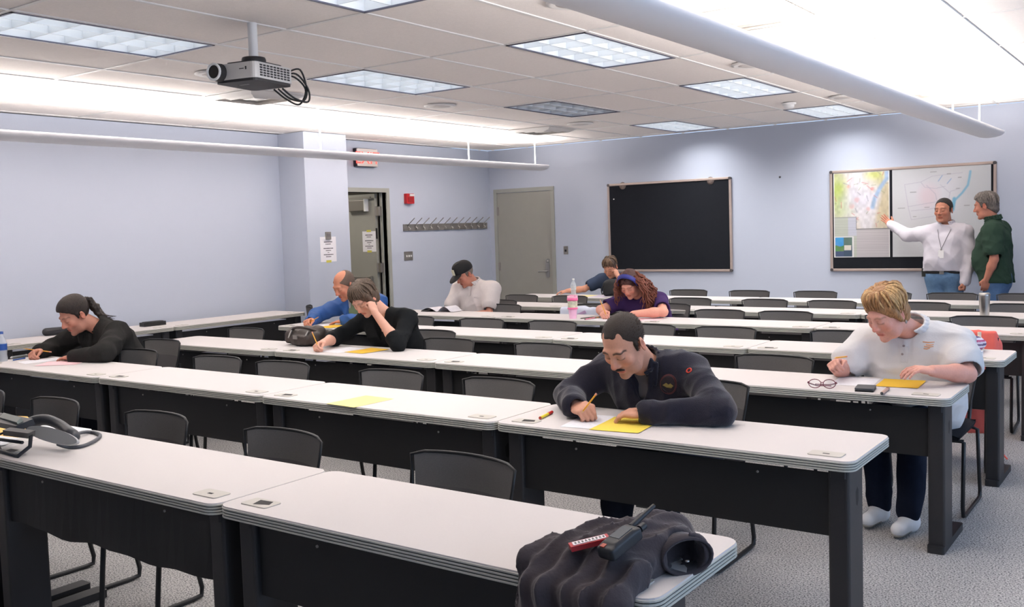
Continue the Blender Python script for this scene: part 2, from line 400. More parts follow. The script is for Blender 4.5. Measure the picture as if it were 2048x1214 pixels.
for z in (0.28, 1.02, 1.84): MB().cyl((A0 + 0.006, YB - 0.012, z - 0.06), (A0 + 0.006, YB - 0.012, z + 0.06), 0.012).box(A0, A0 + 0.03, YB - 0.01, YB - 0.004, z - 0.06, z + 0.06).build('hinge', M_steel2, lf)
MB().rbox(A1 - 0.115, A1 - 0.055, YB - 0.015, YB - 0.004, 0.86, 1.13, 0.01, 'y').build('lock_plate', M_steel, lf)
MB().tube([(A1 - 0.085, YB - 0.01, 0.95), (A1 - 0.085, YB - 0.06, 0.95), (A1 - 0.12, YB - 0.065, 0.95), (A1 - 0.22, YB - 0.06, 0.945)], 0.011, 8).build('lever_handle', M_steel, lf)
MB().lathe([(0.018, 0), (0.018, 0.012), (0, 0.014)], (0, 0, 0)).build('thumb_turn', M_steel, lf).matrix_local = Matrix.Translation((A1 - 0.085, YB - 0.014, 1.09)) @ Matrix.Rotation(math.radians(90), 4, 'X')

# things on the left wall
def printed_sheet(name, label, w, h, Mx, lines, seed):
    t = thing(name, label, 'notice'); t.matrix_world = Mx
    MB().box(-w / 2, w / 2, -h / 2, h / 2, 0, 0.0012).build('sheet', mat('notice_paper', (235, 233, 238), 0.7), t)
    rnd = random.Random(seed)
    for (yy, ww, th) in lines:
        m = MB(); x = -ww / 2
        while x < ww / 2 - 0.004:
            l = min(rnd.uniform(0.008, 0.02), ww / 2 - x); m.box(x, x + l, yy - th / 2, yy + th / 2, 0.0012, 0.0016); x += l + 0.003
        m.build('printed_line', mat('ink', (70, 68, 78), 0.8), t)
    for yy in (h / 2 + 0.004, -h / 2 + 0.004): MB().box(-0.04, 0.04, yy - 0.014, yy + 0.014, 0.0014, 0.002).build('tape', mat('yellow_tape', (214, 205, 92), 0.5), t)
    return t
LN = [(0.085, 0.13, 0.012), (0.06, 0.085, 0.009), (0.01, 0.15, 0.011), (-0.015, 0.08, 0.009), (-0.038, 0.025, 0.007), (-0.062, 0.15, 0.011), (-0.086, 0.08, 0.009)]
def wallM(loc, xaxis, normal):
    xa, n = Vector(xaxis), Vector(normal); ya = n.cross(xa)
    return Matrix(((xa.x, ya.x, n.x, loc[0]), (xa.y, ya.y, n.y, loc[1]), (xa.z, ya.z, n.z, loc[2]), (0, 0, 0, 1)))
q = onx(656.5, 498.5, PILX)
printed_sheet('notice', 'white printed notice taped with yellow tape to the pillar', 0.25, 0.29, wallM((PILX + 0.001, q[1], q[2]), (0, 1, 0), (1, 0, 0)), LN, 1)
q2 = ony(738.5, 483, hy - 0.047)
printed_sheet('notice', 'white printed notice taped with yellow tape to the open door', 0.24, 0.27, wallM((q2[0], hy - 0.0465, q2[2]), (1, 0, 0), (0, -1, 0)), LN, 2)
q = onx(655.5, 471.5, PILX)
t = thing('thermostat', 'small grey thermostat plate above the notice on the pillar', 'thermostat', (PILX, q[1], q[2]))
MB().rbox(0, 0.015, -0.04, 0.04, -0.045, 0.045, 0.006, 'x').build('plate', M_steel2, t); MB().box(0.015, 0.02, -0.025, 0.025, -0.012, 0.024).build('dial', mat('grey_plastic', (120, 116, 118), 0.5), t)
# exit sign
q = onx(727, 316, XL); t = thing('exit_sign', 'illuminated exit sign with red letters above the open door', 'sign', (XL, q[1], q[2]))
MB().rbox(0.0, 0.055, -0.185, 0.185, -0.115, 0.115, 0.01, 'x').build('housing', mat('sign_housing', (38, 38, 48), 0.5), t)
MB().rbox(0.055, 0.07, -0.18, 0.185, -0.11, 0.11, 0.01, 'x').build('face', mat('sign_face', (214, 206, 202), 0.5), t)
text_mesh('EXIT', 0.215, 'letters', mat('sign_red', (255, 60, 50), 0.5, emis=(1, 0.06, 0.05, 1), estr=1.6), t, wallM((0.0705, 0.0, -0.012), (0, 1, 0), (1, 0, 0)))
# fire alarm
q = onx(815.5, 397.5, XL); t = thing('fire_alarm', 'red fire alarm unit on the wall beside the open door', 'alarm', (XL, q[1], q[2]))
MB().rbox(0, 0.05, -0.075, 0.075, -0.068, 0.068, 0.01, 'x').build('body', mat('alarm_red', (190, 30, 38), 0.4), t)
MB().box(0.05, 0.062, -0.02, 0.07, 0.032, 0.062).build('strobe_lens', mat('strobe', (225, 215, 215), 0.15), t)
MB().box(0.05, 0.054, -0.05, 0.055, -0.05, 0.02).build('grille', mat('alarm_dark', (160, 22, 30), 0.5), t)
# switch plates
q = onx(816.5, 512, XL); t = thing('switch_plate', 'steel switch plate with three toggles beside the open door', 'light switch', (XL, q[1], q[2]))
MB().rbox(0, 0.008, -0.085, 0.085, -0.06, 0.06, 0.006, 'x').build('plate', M_steel2, t)
for k in (-1, 0, 1): MB().box(0.008, 0.022, k * 0.046 - 0.006, k * 0.046 + 0.006, -0.012, 0.012).build('toggle', M_white, t)
q = ony(1132, 500.5, YB); t = thing('switch_plate', 'narrow steel wall plate with one button beside the closed door', 'wall plate', (q[0], YB, q[2]))
MB().rbox(-0.036, 0.036, -0.008, 0, -0.058, 0.058, 0.006, 'y').build('plate', M_steel2, t); MB().box(-0.014, 0.014, -0.014, -0.008, -0.02, 0.01).build('button', M_black, t)
# coat rack
qa, qb = onx(805.5, 451, XL), onx(972.5, 448, XL)
t = thing('coat_rack', 'grey metal wall coat rack with twelve hooks', 'coat rack', (XL, (qa[1] + qb[1]) / 2, 1.635)); hl = (qb[1] - qa[1]) / 2
MB().box(0, 0.018, -hl, hl, -0.045, 0.045).build('rail', M_steel2, t)
for k in range(12):
    y = -hl + 0.09 + (2 * hl - 0.18) * k / 11
    MB().tube([(0.018, y, -0.03), (0.045, y, -0.04), (0.05, y, -0.01), (0.022, y, 0.005), (0.03, y, 0.045), (0.12, y + 0.02, 0.125)], 0.006, 6).build('hook', M_steel, t)

# boards on the back wall
M_bframe = mat('board_frame', (176, 160, 152), 0.4, 0.35)
M_corner = mat('board_corner', (74, 70, 72), 0.4)
M_felt = mat('black_felt', (34, 36, 41), 0.95, noise=0.05, nscale=30, bump=0.2, bscale=300, spec=0.1)
def board(name, label, x0, x1, z0, z1):
    t = thing(name, label, 'board', ((x0 + x1) / 2, YB, (z0 + z1) / 2)); w, h = (x1 - x0) / 2, (z1 - z0) / 2
    MB().box(-w + 0.02, w - 0.02, -0.018, 0, -h + 0.02, h - 0.02).build('felt_panel', M_felt, t)
    for (a, b, c, d, ax) in ((-w + 0.03, w - 0.03, h - 0.032, h, 'x'), (-w + 0.03, w - 0.03, -h, -h + 0.032, 'x'), (-w, -w + 0.032, -h + 0.03, h - 0.03, 'z'), (w - 0.032, w, -h + 0.03, h - 0.03, 'z')):
        MB().rbox(a, b, -0.032, 0, c, d, 0.008, ax).build('frame_rail', M_bframe, t)
    for sx in (-1, 1):
        for sz in (-1, 1):
            MB().rbox(sx * w - (0.036 if sx > 0 else 0), sx * w + (0.036 if sx < 0 else 0), -0.035, 0, sz * h - (0.036 if sz > 0 else 0), sz * h + (0.036 if sz < 0 else 0), 0.014, 'y').build('corner_cap', M_corner, t)
    return t, w, h
b1, w, h = board('pin_board', 'empty black felt board in a thin metal frame', -6.66, -4.86, 0.94, 2.145)
for sx in (-0.66, 0.62): MB().lathe([(0.05, 0), (0.05, 0.004), (0, 0.005)], n=16).build('hanger_tab', mat('tab', (120, 106, 100), 0.5), b1).matrix_local = Matrix.Translation((sx, -0.02, h - 0.035)) @ Matrix.Rotation(math.radians(90), 4, 'X')
MB().lathe([(0.006, 0), (0.009, 0.01), (0, 0.012)], n=8).build('push_pin', M_white, b1).matrix_local = Matrix.Translation((-w + 0.1, -0.018, h - 0.21)) @ Matrix.Rotation(math.radians(90), 4, 'X')
board('map_board', 'black felt board holding two maps in a metal frame', -3.62, -1.82, 0.945, 2.14)
q = ony(1560, 354, YB); tag(MB().lathe([(0.012, 0), (0.012, 0.006), (0, 0.007)], n=10).build('wall_hook', M_corner), 'tiny dark hook on the bare back wall between the boards', 'hook').matrix_world = Matrix.Translation((q[0], YB, q[2])) @ Matrix.Rotation(math.radians(90), 4, 'X')
def colour_sheet(name, label, cat, x0, x1, z0, z1, fn, nu, nv, yoff=0.022):
    t = thing(name, label, cat, ((x0 + x1) / 2, YB - yoff, (z0 + z1) / 2)); w, h = (x1 - x0) / 2, (z1 - z0) / 2
    U, V = np.meshgrid(np.linspace(0, 1, nu + 1), np.linspace(0, 1, nv + 1))
    mb = MB(); mb.grid(lambda u, v: (-w + 2 * w * u, -0.001, -h + 2 * h * v), nu, nv, False)
    o = mb.build('printed_sheet', mat('print_' + name, (255, 255, 255), 0.55, vcol=True), t)
    c = fn(U, V).reshape(-1, 3) * 0.93; c = np.where(c <= 0.04045, c / 12.92, ((c + 0.055) / 1.055) ** 2.4)
    ca = o.data.color_attributes.new('Col', 'FLOAT_COLOR', 'POINT'); ca.data.foreach_set('color', np.concatenate([c, np.ones((len(c), 1))], 1).astype(np.float32).ravel())
    return t
def vnoise(U, V, f, seed):
    r = np.random.RandomState(seed); g = r.rand(int(f) + 3, int(f) + 3); x, y = U * f, V * f
    i, j = x.astype(int), y.astype(int); a, b = x - i, y - j; a, b = a * a * (3 - 2 * a), b * b * (3 - 2 * b)
    return (g[j, i] * (1 - a) + g[j, i + 1] * a) * (1 - b) + (g[j + 1, i] * (1 - a) + g[j + 1, i + 1] * a) * b
def lerp(c, d, m): return c * (1 - m[..., None]) + np.array(d) * m[..., None]
def seg(U, V, pts, w, asp=1.0):
    d = np.full(U.shape, 9.0)
    for (x0, y0), (x1, y1) in zip(pts[:-1], pts[1:]):
        dx, dy = x1 - x0, (y1 - y0) * asp; t = np.clip(((U - x0) * dx + (V - y0) * asp * dy) / (dx * dx + dy * dy + 1e-9), 0, 1)
        d = np.minimum(d, np.hypot(U - x0 - t * dx, (V - y0) * asp - t * dy))
    return np.clip(1.5 - d / w, 0, 1)
def map_a(U, V):
    c = np.ones(U.shape + (3,)) * np.array([0.86, 0.84, 0.84])
    n = vnoise(U, V, 9, 3); n2 = vnoise(U, V, 30, 4)
    c = lerp(c, (0.80, 0.78, 0.62), np.clip((n - 0.4) * 2, 0, 1))
    c = lerp(c, (0.72, 0.78, 0.44), np.clip(1.6 - np.hypot((U - 0.08) / 0.14, (V - 0.72) / 0.20), 0, 1))
    c = lerp(c, (0.76, 0.80, 0.68), np.clip(1.4 - np.hypot((U - 0.2) / 0.22, (V - 0.6) / 0.14), 0, 1) * 0.8)
    c = lerp(c, (0.80, 0.82, 0.50), np.clip(1.4 - np.hypot((U - 0.72) / 0.16, (V - 0.95) / 0.05), 0, 1))
    c = lerp(c, (0.79, 0.74, 0.62), np.clip((U - 0.72 - 0.35 * (V - 0.45)) * 14, 0, 1) * np.clip((V - 0.3) * 20, 0, 1) * (V < 0.86))
    c = lerp(c, (0.80, 0.76, 0.68), np.clip((0.46 - V) * 8, 0, 1) * 0.8)
    c = lerp(c, (0.86, 0.85, 0.89), np.clip(1.5 - np.hypot((U - 0.5) / 0.26, (V - 0.72) / 0.2), 0, 1) * 0.9)
    c = lerp(c, (0.86, 0.85, 0.87), np.clip(1.5 - np.hypot((U - 0.6) / 0.14, (V - 0.38) / 0.1), 0, 1) * 0.9)
    c = lerp(c, (0.64, 0.73, 0.84), seg(U, V, [(0.70, 0.58), (0.74, 0.68), (0.84, 0.80), (0.95, 0.90), (0.95, 1.0)], 0.035, 1.55))
    for k, (a, b, s) in enumerate([((0.28, 0.83), (0.9, 0.55, 0.45), 0.03), ((0.42, 0.67), (0.88, 0.52, 0.52), 0.04), ((0.33, 0.60), (0.86, 0.58, 0.58), 0.04), ((0.7, 0.79), (0.88, 0.5, 0.48), 0.03), ((0.62, 0.56), (0.86, 0.62, 0.62), 0.03)]):
        c = lerp(c, b, np.clip(1.6 - np.hypot(U - a[0], (V - a[1]) * 1.55) / s, 0, 1) * (0.15 + 0.5 * n2))
    rr = np.random.RandomState(5)
    for k in range(34):
        x, y = rr.uniform(0.05, 0.95), rr.uniform(0.34, 0.97); an = rr.uniform(0, 3.1); l = rr.uniform(0.03, 0.12)
        c = lerp(c, [(0.80, 0.45, 0.45), (0.55, 0.56, 0.62), (0.60, 0.62, 0.50)][k % 3], seg(U, V, [(x, y), (x + l * math.cos(an), y + l * math.sin(an) * 0.6)], 0.006, 1.55) * 0.6)
    c *= (0.94 + 0.12 * n2)[..., None]
    low = V < 0.335; c[low] = np.array([0.76, 0.74, 0.75]); lf = (U < 0.41) & (V < 0.475); c[lf] = np.array([0.75, 0.77, 0.72]); c[(U > 0.26) & (U < 0.41) & (V < 0.475) & (V > 0.25)] = np.array([0.77, 0.78, 0.83])
    c[(V > 0.325) & (V < 0.335) & (U > 0.4)] = 0.5; c[(V > 0.466) & (V < 0.475) & (U < 0.41)] = 0.5; c[(U > 0.40) & (U < 0.412) & (V > 0.335) & (V < 0.475)] = 0.5
    st = low | lf; c[st] *= (0.97 + 0.03 * np.sign(np.sin(V[st] * 300)))[..., None]
    ins = (U < 0.36) & (V < 0.25); c[ins] = 0.88
    ii = (U > 0.02) & (U < 0.335) & (V > 0.01) & (V < 0.235)
    bl = np.stack([0.24 + 0.1 * n2, 0.55 + 0.1 * n, 0.85 + 0 * n], -1); gr = np.stack([0.28 + 0.15 * n2, 0.5 + 0.1 * n, 0.32 + 0 * n], -1)
    c[ii] = np.where((V > 0.14 + 0.05 * (n - 0.5))[..., None], bl, gr)[ii]; c[ii & (V < 0.075)] = np.array([0.28, 0.34, 0.46]); c[ii & (U > 0.18) & (V > 0.13)] = np.array([0.36, 0.46, 0.42]); c[ii & (U > 0.18) & (V < 0.13)] = np.array([0.24, 0.32, 0.40])
    c[(U > 0.19) & (U < 0.31) & (V > 0.085) & (V < 0.145)] = np.array([0.85, 0.83, 0.78])
    e = (U < 0.015) | (U > 0.985) | (V > 0.988); c[e] = 0.9
    return c
colour_sheet('wall_map', 'coloured relief map pinned on the left of the map board', 'map', -3.575, -2.935, 1.11, 2.115, map_a, 110, 172)
def map_b(U, V):
    c = np.ones(U.shape + (3,)) * np.array([0.80, 0.81, 0.82]); n = vnoise(U, V, 8, 8)
    c = lerp(c, (0.85, 0.85, 0.88), np.clip(1.3 - np.maximum(np.abs(U - 0.42) / 0.3, np.abs(V - 0.65) / 0.25), 0, 1))
    c = lerp(c, (0.87, 0.79, 0.82), np.clip(1.5 - np.hypot((U - 0.38) / 0.1, (V - 0.68) / 0.12), 0, 1) * 0.7)
    c = lerp(c, (0.55, 0.74, 0.84), seg(U, V, [(0.62, 0.50), (0.645, 0.62), (0.72, 0.70), (0.775, 0.78), (0.79, 0.86), (0.80, 0.93)], 0.011, 1.0))
    c = lerp(c, (0.48, 0.72, 0.84), seg(U, V, [(0.625, 0.52), (0.64, 0.64)], 0.016, 1.0))
    for p in ([(0.13, 0.82), (0.30, 0.84), (0.42, 0.90), (0.72, 0.92)], [(0.13, 0.82), (0.17, 0.55), (0.2, 0.42), (0.48, 0.46)], [(0.17, 0.57), (0.45, 0.61), (0.55, 0.62)], [(0.36, 0.8), (0.45, 0.7), (0.47, 0.6)], [(0.5, 0.8), (0.6, 0.7)], [(0.2, 0.52), (0.45, 0.54)], [(0.3, 0.84), (0.34, 0.78), (0.45, 0.76), (0.55, 0.78)], [(0.56, 0.5), (0.6, 0.72), (0.7, 0.75)]):
        c = lerp(c, (0.72, 0.71, 0.77), seg(U, V, p, 0.003, 1.0) * 0.8)
    for p in ([(0.48, 0.84), (0.52, 0.9)], [(0.57, 0.81), (0.61, 0.86)]): c = lerp(c, (0.62, 0.70, 0.82), seg(U, V, p, 0.005))
    for x, y, l in ((0.40, 0.945, 0.06), (0.57, 0.915, 0.035), (0.68, 0.87, 0.03), (0.19, 0.73, 0.06), (0.06, 0.555, 0.07), (0.34, 0.555, 0.045), (0.74, 0.56, 0.05), (0.66, 0.75, 0.03), (0.22, 0.455, 0.03)):
        c = lerp(c, (0.55, 0.55, 0.56), seg(U, V, [(x, y), (x + l, y)], 0.004) * 0.8)
    for k in range(9): c = lerp(c, (0.76, 0.76, 0.79), seg(U, V, [(0.05 + 0.01 * (k % 3), 0.04 + 0.018 * k), (0.3 - 0.02 * (k % 2), 0.04 + 0.018 * k)], 0.003) * 0.7)
    c = lerp(c, (0.74, 0.79, 0.80), ((U > 0.7) & (U < 0.8) & (V > 0.25) & (V < 0.36)).astype(float) * 0.5)
    return c
colour_sheet('wall_map', 'large pale line map with a blue river on the right of the map board', 'map', -2.905, -1.875, 1.11, 2.115, map_b, 190, 180)
# projector
p = onz(504, 46, ZC)
PJ = thing('projector', 'silver and black projector hung from a white ceiling pole', 'projector', (p[0], p[1], ZC), math.radians(0))
M_silver = mat('projector_silver', (196, 194, 192), 0.4, 0.1)
M_pjblack = mat('projector_black', (44, 43, 45), 0.5)
pz = 2.42 - ZC; rot = Matrix.Rotation(math.radians(11), 4, 'Z')
def pj(mb, name, m, par=None):
    o = mb.build(name, m, par or PJ)
    if par is None: o.matrix_local = rot
    return o
pj(MB().cyl((0, 0, 0), (0, 0, -0.2), 0.026, n=16), 'pole', M_white)
pj(MB().lathe([(0.03, -0.185), (0.062, -0.19), (0.066, -0.2), (0.066, -0.225), (0.05, -0.235), (0.05, -0.25)]), 'mount_collar', M_pjblack)
pj(MB().rbox(-0.10, 0.10, -0.12, 0.13, pz + 0.085, pz + 0.10, 0.03), 'mount_plate', M_pjblack)
bd = pj(MB().rbox(-0.15, 0.135, -0.16, 0.17, pz, pz + 0.085, 0.03), 'body', M_silver)
pj(MB().rbox(-0.145, 0.13, -0.155, 0.165, pz - 0.014, pz, 0.03), 'underside', M_pjblack)
g = MB()
for k in range(9):
    for j in range(5): g.box(0.134, 0.1385, -0.12 + 0.029 * k, -0.12 + 0.029 * k + 0.018, pz + 0.012 + 0.0135 * j, pz + 0.012 + 0.0135 * j + 0.008)
pj(g, 'side_grille', M_pjblack)
pj(MB().cyl((-0.105, -0.158, pz + 0.042), (-0.105, -0.205, pz + 0.042), 0.05, 0.046, 20), 'lens_barrel', M_pjblack)
pj(MB().tube([(-0.105 + 0.042 * math.cos(a), -0.206, pz + 0.042 + 0.042 * math.sin(a)) for a in np.linspace(0, 2 * math.pi, 20, endpoint=False)], 0.007, 6, closed=True), 'lens_ring', M_white)
pj(MB().cyl((-0.105, -0.19, pz + 0.042), (-0.105, -0.2065, pz + 0.042), 0.034, 0.03, 16), 'lens_glass', mat('lens_glass', (16, 16, 22), 0.05))
pj(MB().box(0.07, 0.078, -0.162, -0.159, pz + 0.045, pz + 0.062).box(0.03, 0.06, -0.1615, -0.159, pz + 0.05, pz + 0.054), 'badge', M_pjblack)
pj(MB().box(-0.06, 0.0, -0.06, -0.045, pz - 0.0155, pz - 0.014), 'underside_mark', mat('pale_print', (150, 150, 150), 0.6))
for k, (dz, dx) in enumerate(((0.03, 0.02), (0.01, 0.05), (0.0, -0.01))):
    P = [(0.10 - 0.05 * k, 0.165, pz + 0.07 - 0.02 * k), (0.13 - 0.03 * k, 0.24, pz + 0.06 + dz), (0.12 + dx * 0.3, 0.30, pz - 0.01), (0.09 + dx, 0.29, pz - 0.075 - 0.01 * k), (0.05 + dx, 0.22, pz - 0.07), (0.02 + dx, 0.15, pz - 0.02)]
    Q = []
    for i in range(len(P) - 1):
        a, b, c, d = [np.array(P[max(0, min(len(P) - 1, i + q))]) for q in (-1, 0, 1, 2)]
        for tt in np.linspace(0, 1, 6, endpoint=False): Q.append(0.5 * ((2 * b) + (-a + c) * tt + (2 * a - 5 * b + 4 * c - d) * tt ** 2 + (-a + 3 * b - 3 * c + d) * tt ** 3))
    Q.append(np.array(P[-1])); pj(MB().tube(Q, 0.0055, 6), 'cable', M_black)

# ------------------------------------------------------------------ tables
TH, TL, TD = 0.737, 1.524, 0.495
M_lam = mat('table_laminate', (206, 201, 200), 0.6, noise=0.012, nscale=140, spec=0.22)
M_edge = mat('table_edge_vinyl', (186, 186, 178), 0.5)
M_groove = mat('edge_groove', (86, 88, 84), 0.7)
M_leg = mat('table_leg_steel', (40, 39, 41), 0.5, bump=0.05, nscale=300)
M_panel = mat('modesty_panel_black', (15, 15, 17), 0.6, bump=0.04, nscale=200)
M_grom = mat('grommet_plate', (186, 182, 174), 0.45)
M_hole = mat('grommet_hole', (30, 28, 28), 0.7)
def ring_profile(o_fn, prof):
    v = []; fs = []
    for off, z in prof:
        v += [(x, y, z) for x, y in o_fn(off)]
    k = len(o_fn(0))
    for i in range(len(prof) - 1):
        fs += [(i * k + j, i * k + (j + 1) % k, (i + 1) * k + (j + 1) % k, (i + 1) * k + j) for j in range(k)]
    return v, fs
def make_table(L, D, wavy, triangle):
    root = empty('training_table')
    of = lambda off: rrect(-L / 2 - off, L / 2 + off, -off, D + off, 0.045 + off, 5)
    o = of(-0.001); k = len(o)
    top = MB(); top.add([(x, y, TH) for x, y in o] + [(x, y, TH - 0.004) for x, y in of(0)], [tuple(range(k))] + [(k + j, k + (j + 1) % k, (j + 1) % k, j) for j in range(k)])
    top.add([(x, y, TH - 0.038) for x, y in of(-0.004)], [tuple(range(k))[::-1]])
    tp = top.build('table_top', M_lam, root)
    z = TH - 0.004
    for i in range(4):
        z1 = z - 0.0068; v, fs = ring_profile(of, [(0.0, z), (0.0022, z - 0.0015), (0.0022, z1 + 0.0015), (0.0, z1)]); MB().add(v, [f[::-1] for f in fs]).build('edge_rib', M_edge, root)
        z = z1 - 0.0022
    v, fs = ring_profile(of, [(-0.0035, TH - 0.004), (-0.0035, TH - 0.038)]); MB().add(v, [f[::-1] for f in fs]).build('edge_band', M_groove, root)
    for sx in (-1, 1):
        e = sx * (L / 2 - 0.03)
        lg = MB(); a, b = sorted((e, e - sx * 0.075)); lg.rbox(a, b, 0.055, 0.225, 0.03, TH - 0.045, 0.012)
        l = lg.build('leg', M_leg, root)
        MB().rbox(a, b, 0.03, D - 0.02, 0.0, 0.035, 0.012).build('foot', M_leg, l)
        MB().rbox(a + 0.01, b - 0.01, 0.05, D - 0.06, TH - 0.075, TH - 0.036, 0.006).build('top_arm', M_leg, l)
        xo = e + sx * 0.0006; sl = [(xo, 0.13, 0.60), (xo, 0.15, 0.615), (xo, 0.165, 0.60), (xo, 0.165, 0.565), (xo, 0.15, 0.545), (xo, 0.135, 0.555)]
        MB().add(sl, [tuple(range(6)) if sx > 0 else tuple(range(6))[::-1]]).build('cable_slot', M_hole, l)
    p = MB(); n = 24; x0, x1 = -L / 2 + 0.106, L / 2 - 0.106
    for (yy, fl) in ((0.075, False), (0.083, True)):
        vs = []
        for i in range(n + 1):
            u = i / n; x = x0 + (x1 - x0) * u; zb = 0.445 + (0.007 * math.sin(u * 15) * (1 if wavy else 0)) + (0.004 * math.sin(u * 31 + 1) if wavy else 0)
            vs += [(x, yy + (0.006 * math.sin(u * 19) if wavy else 0), zb), (x, yy, 0.672)]
        f = [(2 * i, 2 * i + 2, 2 * i + 3, 2 * i + 1) for i in range(n)]
        p.add(vs, [q[::-1] for q in f] if fl else f)
    mp = p.build('modesty_panel', M_panel, root)
    for u in (0.2, 0.8):
        x = x0 + (x1 - x0) * u; MB().lathe([(0.005, 0), (0.005, 0.003), (0, 0.004)], n=8).build('screw', M_steel2, mp).matrix_local = Matrix.Translation((x, 0.075, 0.645)) @ Matrix.Rotation(math.radians(90), 4, 'X')
    for sx in (-1, 1):
        cx = sx * (L / 2 - 0.115); gp = MB().rbox(cx - 0.06, cx + 0.06, 0.045, 0.115, TH, TH + 0.003, 0.012).build('grommet_plate', M_grom, root)
        h = MB()
        if sx < 0 and triangle: h.add([(cx - 0.01, 0.055, TH + 0.0034), (cx + 0.045, 0.075, TH + 0.0034), (cx + 0.03, 0.105, TH + 0.0034), (cx - 0.025, 0.10, TH + 0.0034)], [(0, 1, 2, 3)])
        else: h.add([(cx - 0.012, 0.07, TH + 0.0034), (cx + 0.012, 0.07, TH + 0.0034), (cx + 0.012, 0.082, TH + 0.0034), (cx - 0.012, 0.082, TH + 0.0034)], [(0, 1, 2, 3)])
        h.build('cable_opening', M_hole, gp)
    return root
proto_t = make_table(TL, TD, False, True); proto_w = make_table(TL, TD, True, True)
RY = [1.862, 3.299, 4.658, 6.004, 7.327, 8.50, 9.69]
RX = [-0.975, -0.96, -0.925, -0.905, -0.90, -0.88, -0.88]     # right end of each row
RN = [3, 4, 4, 4, 4, 4, 4]                                    # tables per row that the picture can show
RZ = [0.0, 0.0, 0.0, 0.0, 0.0, 0.0, 0.0]
used = {'t': False, 'w': False}
for r in range(7):
    for k in range(RN[r]):
        kind = 'w' if (r == 0 and k == 1) else 't'; pr = proto_w if kind == 'w' else proto_t
        t = pr if not used[kind] else copy_tree(pr); used[kind] = True
        gap = 0.006
        t.location = (RX[r] - TL / 2 - k * (TL + gap), RY[r] + (0.0 if k % 2 == 0 else -0.006), 0)
        tag(t, 'grey-topped training table in the %s row, %s from its right end' % (ROWN[r], ORD[k]), 'table', 'training tables in seven rows')
    if r in (2, 3):
        pass
# tables along the left wall (deeper tops)
proto_side = make_table(1.62, 0.54, False, False)
WA, WB = np.array([-8.06, 3.95]), np.array([-7.97, 7.25]); wd = (WB - WA) / np.linalg.norm(WB - WA); wang = math.atan2(wd[1], wd[0])
for k in range(3):
    t = proto_side if k == 0 else copy_tree(proto_side)
    c = WB - wd * (0.82 + 1.63 * k)
    t.location = (c[0], c[1], 0); t.rotation_euler = (0, 0, wang)
    tag(t, 'grey-topped side table against the left wall, %s from the pillar' % ORD[k], 'table', 'side tables along the left wall')

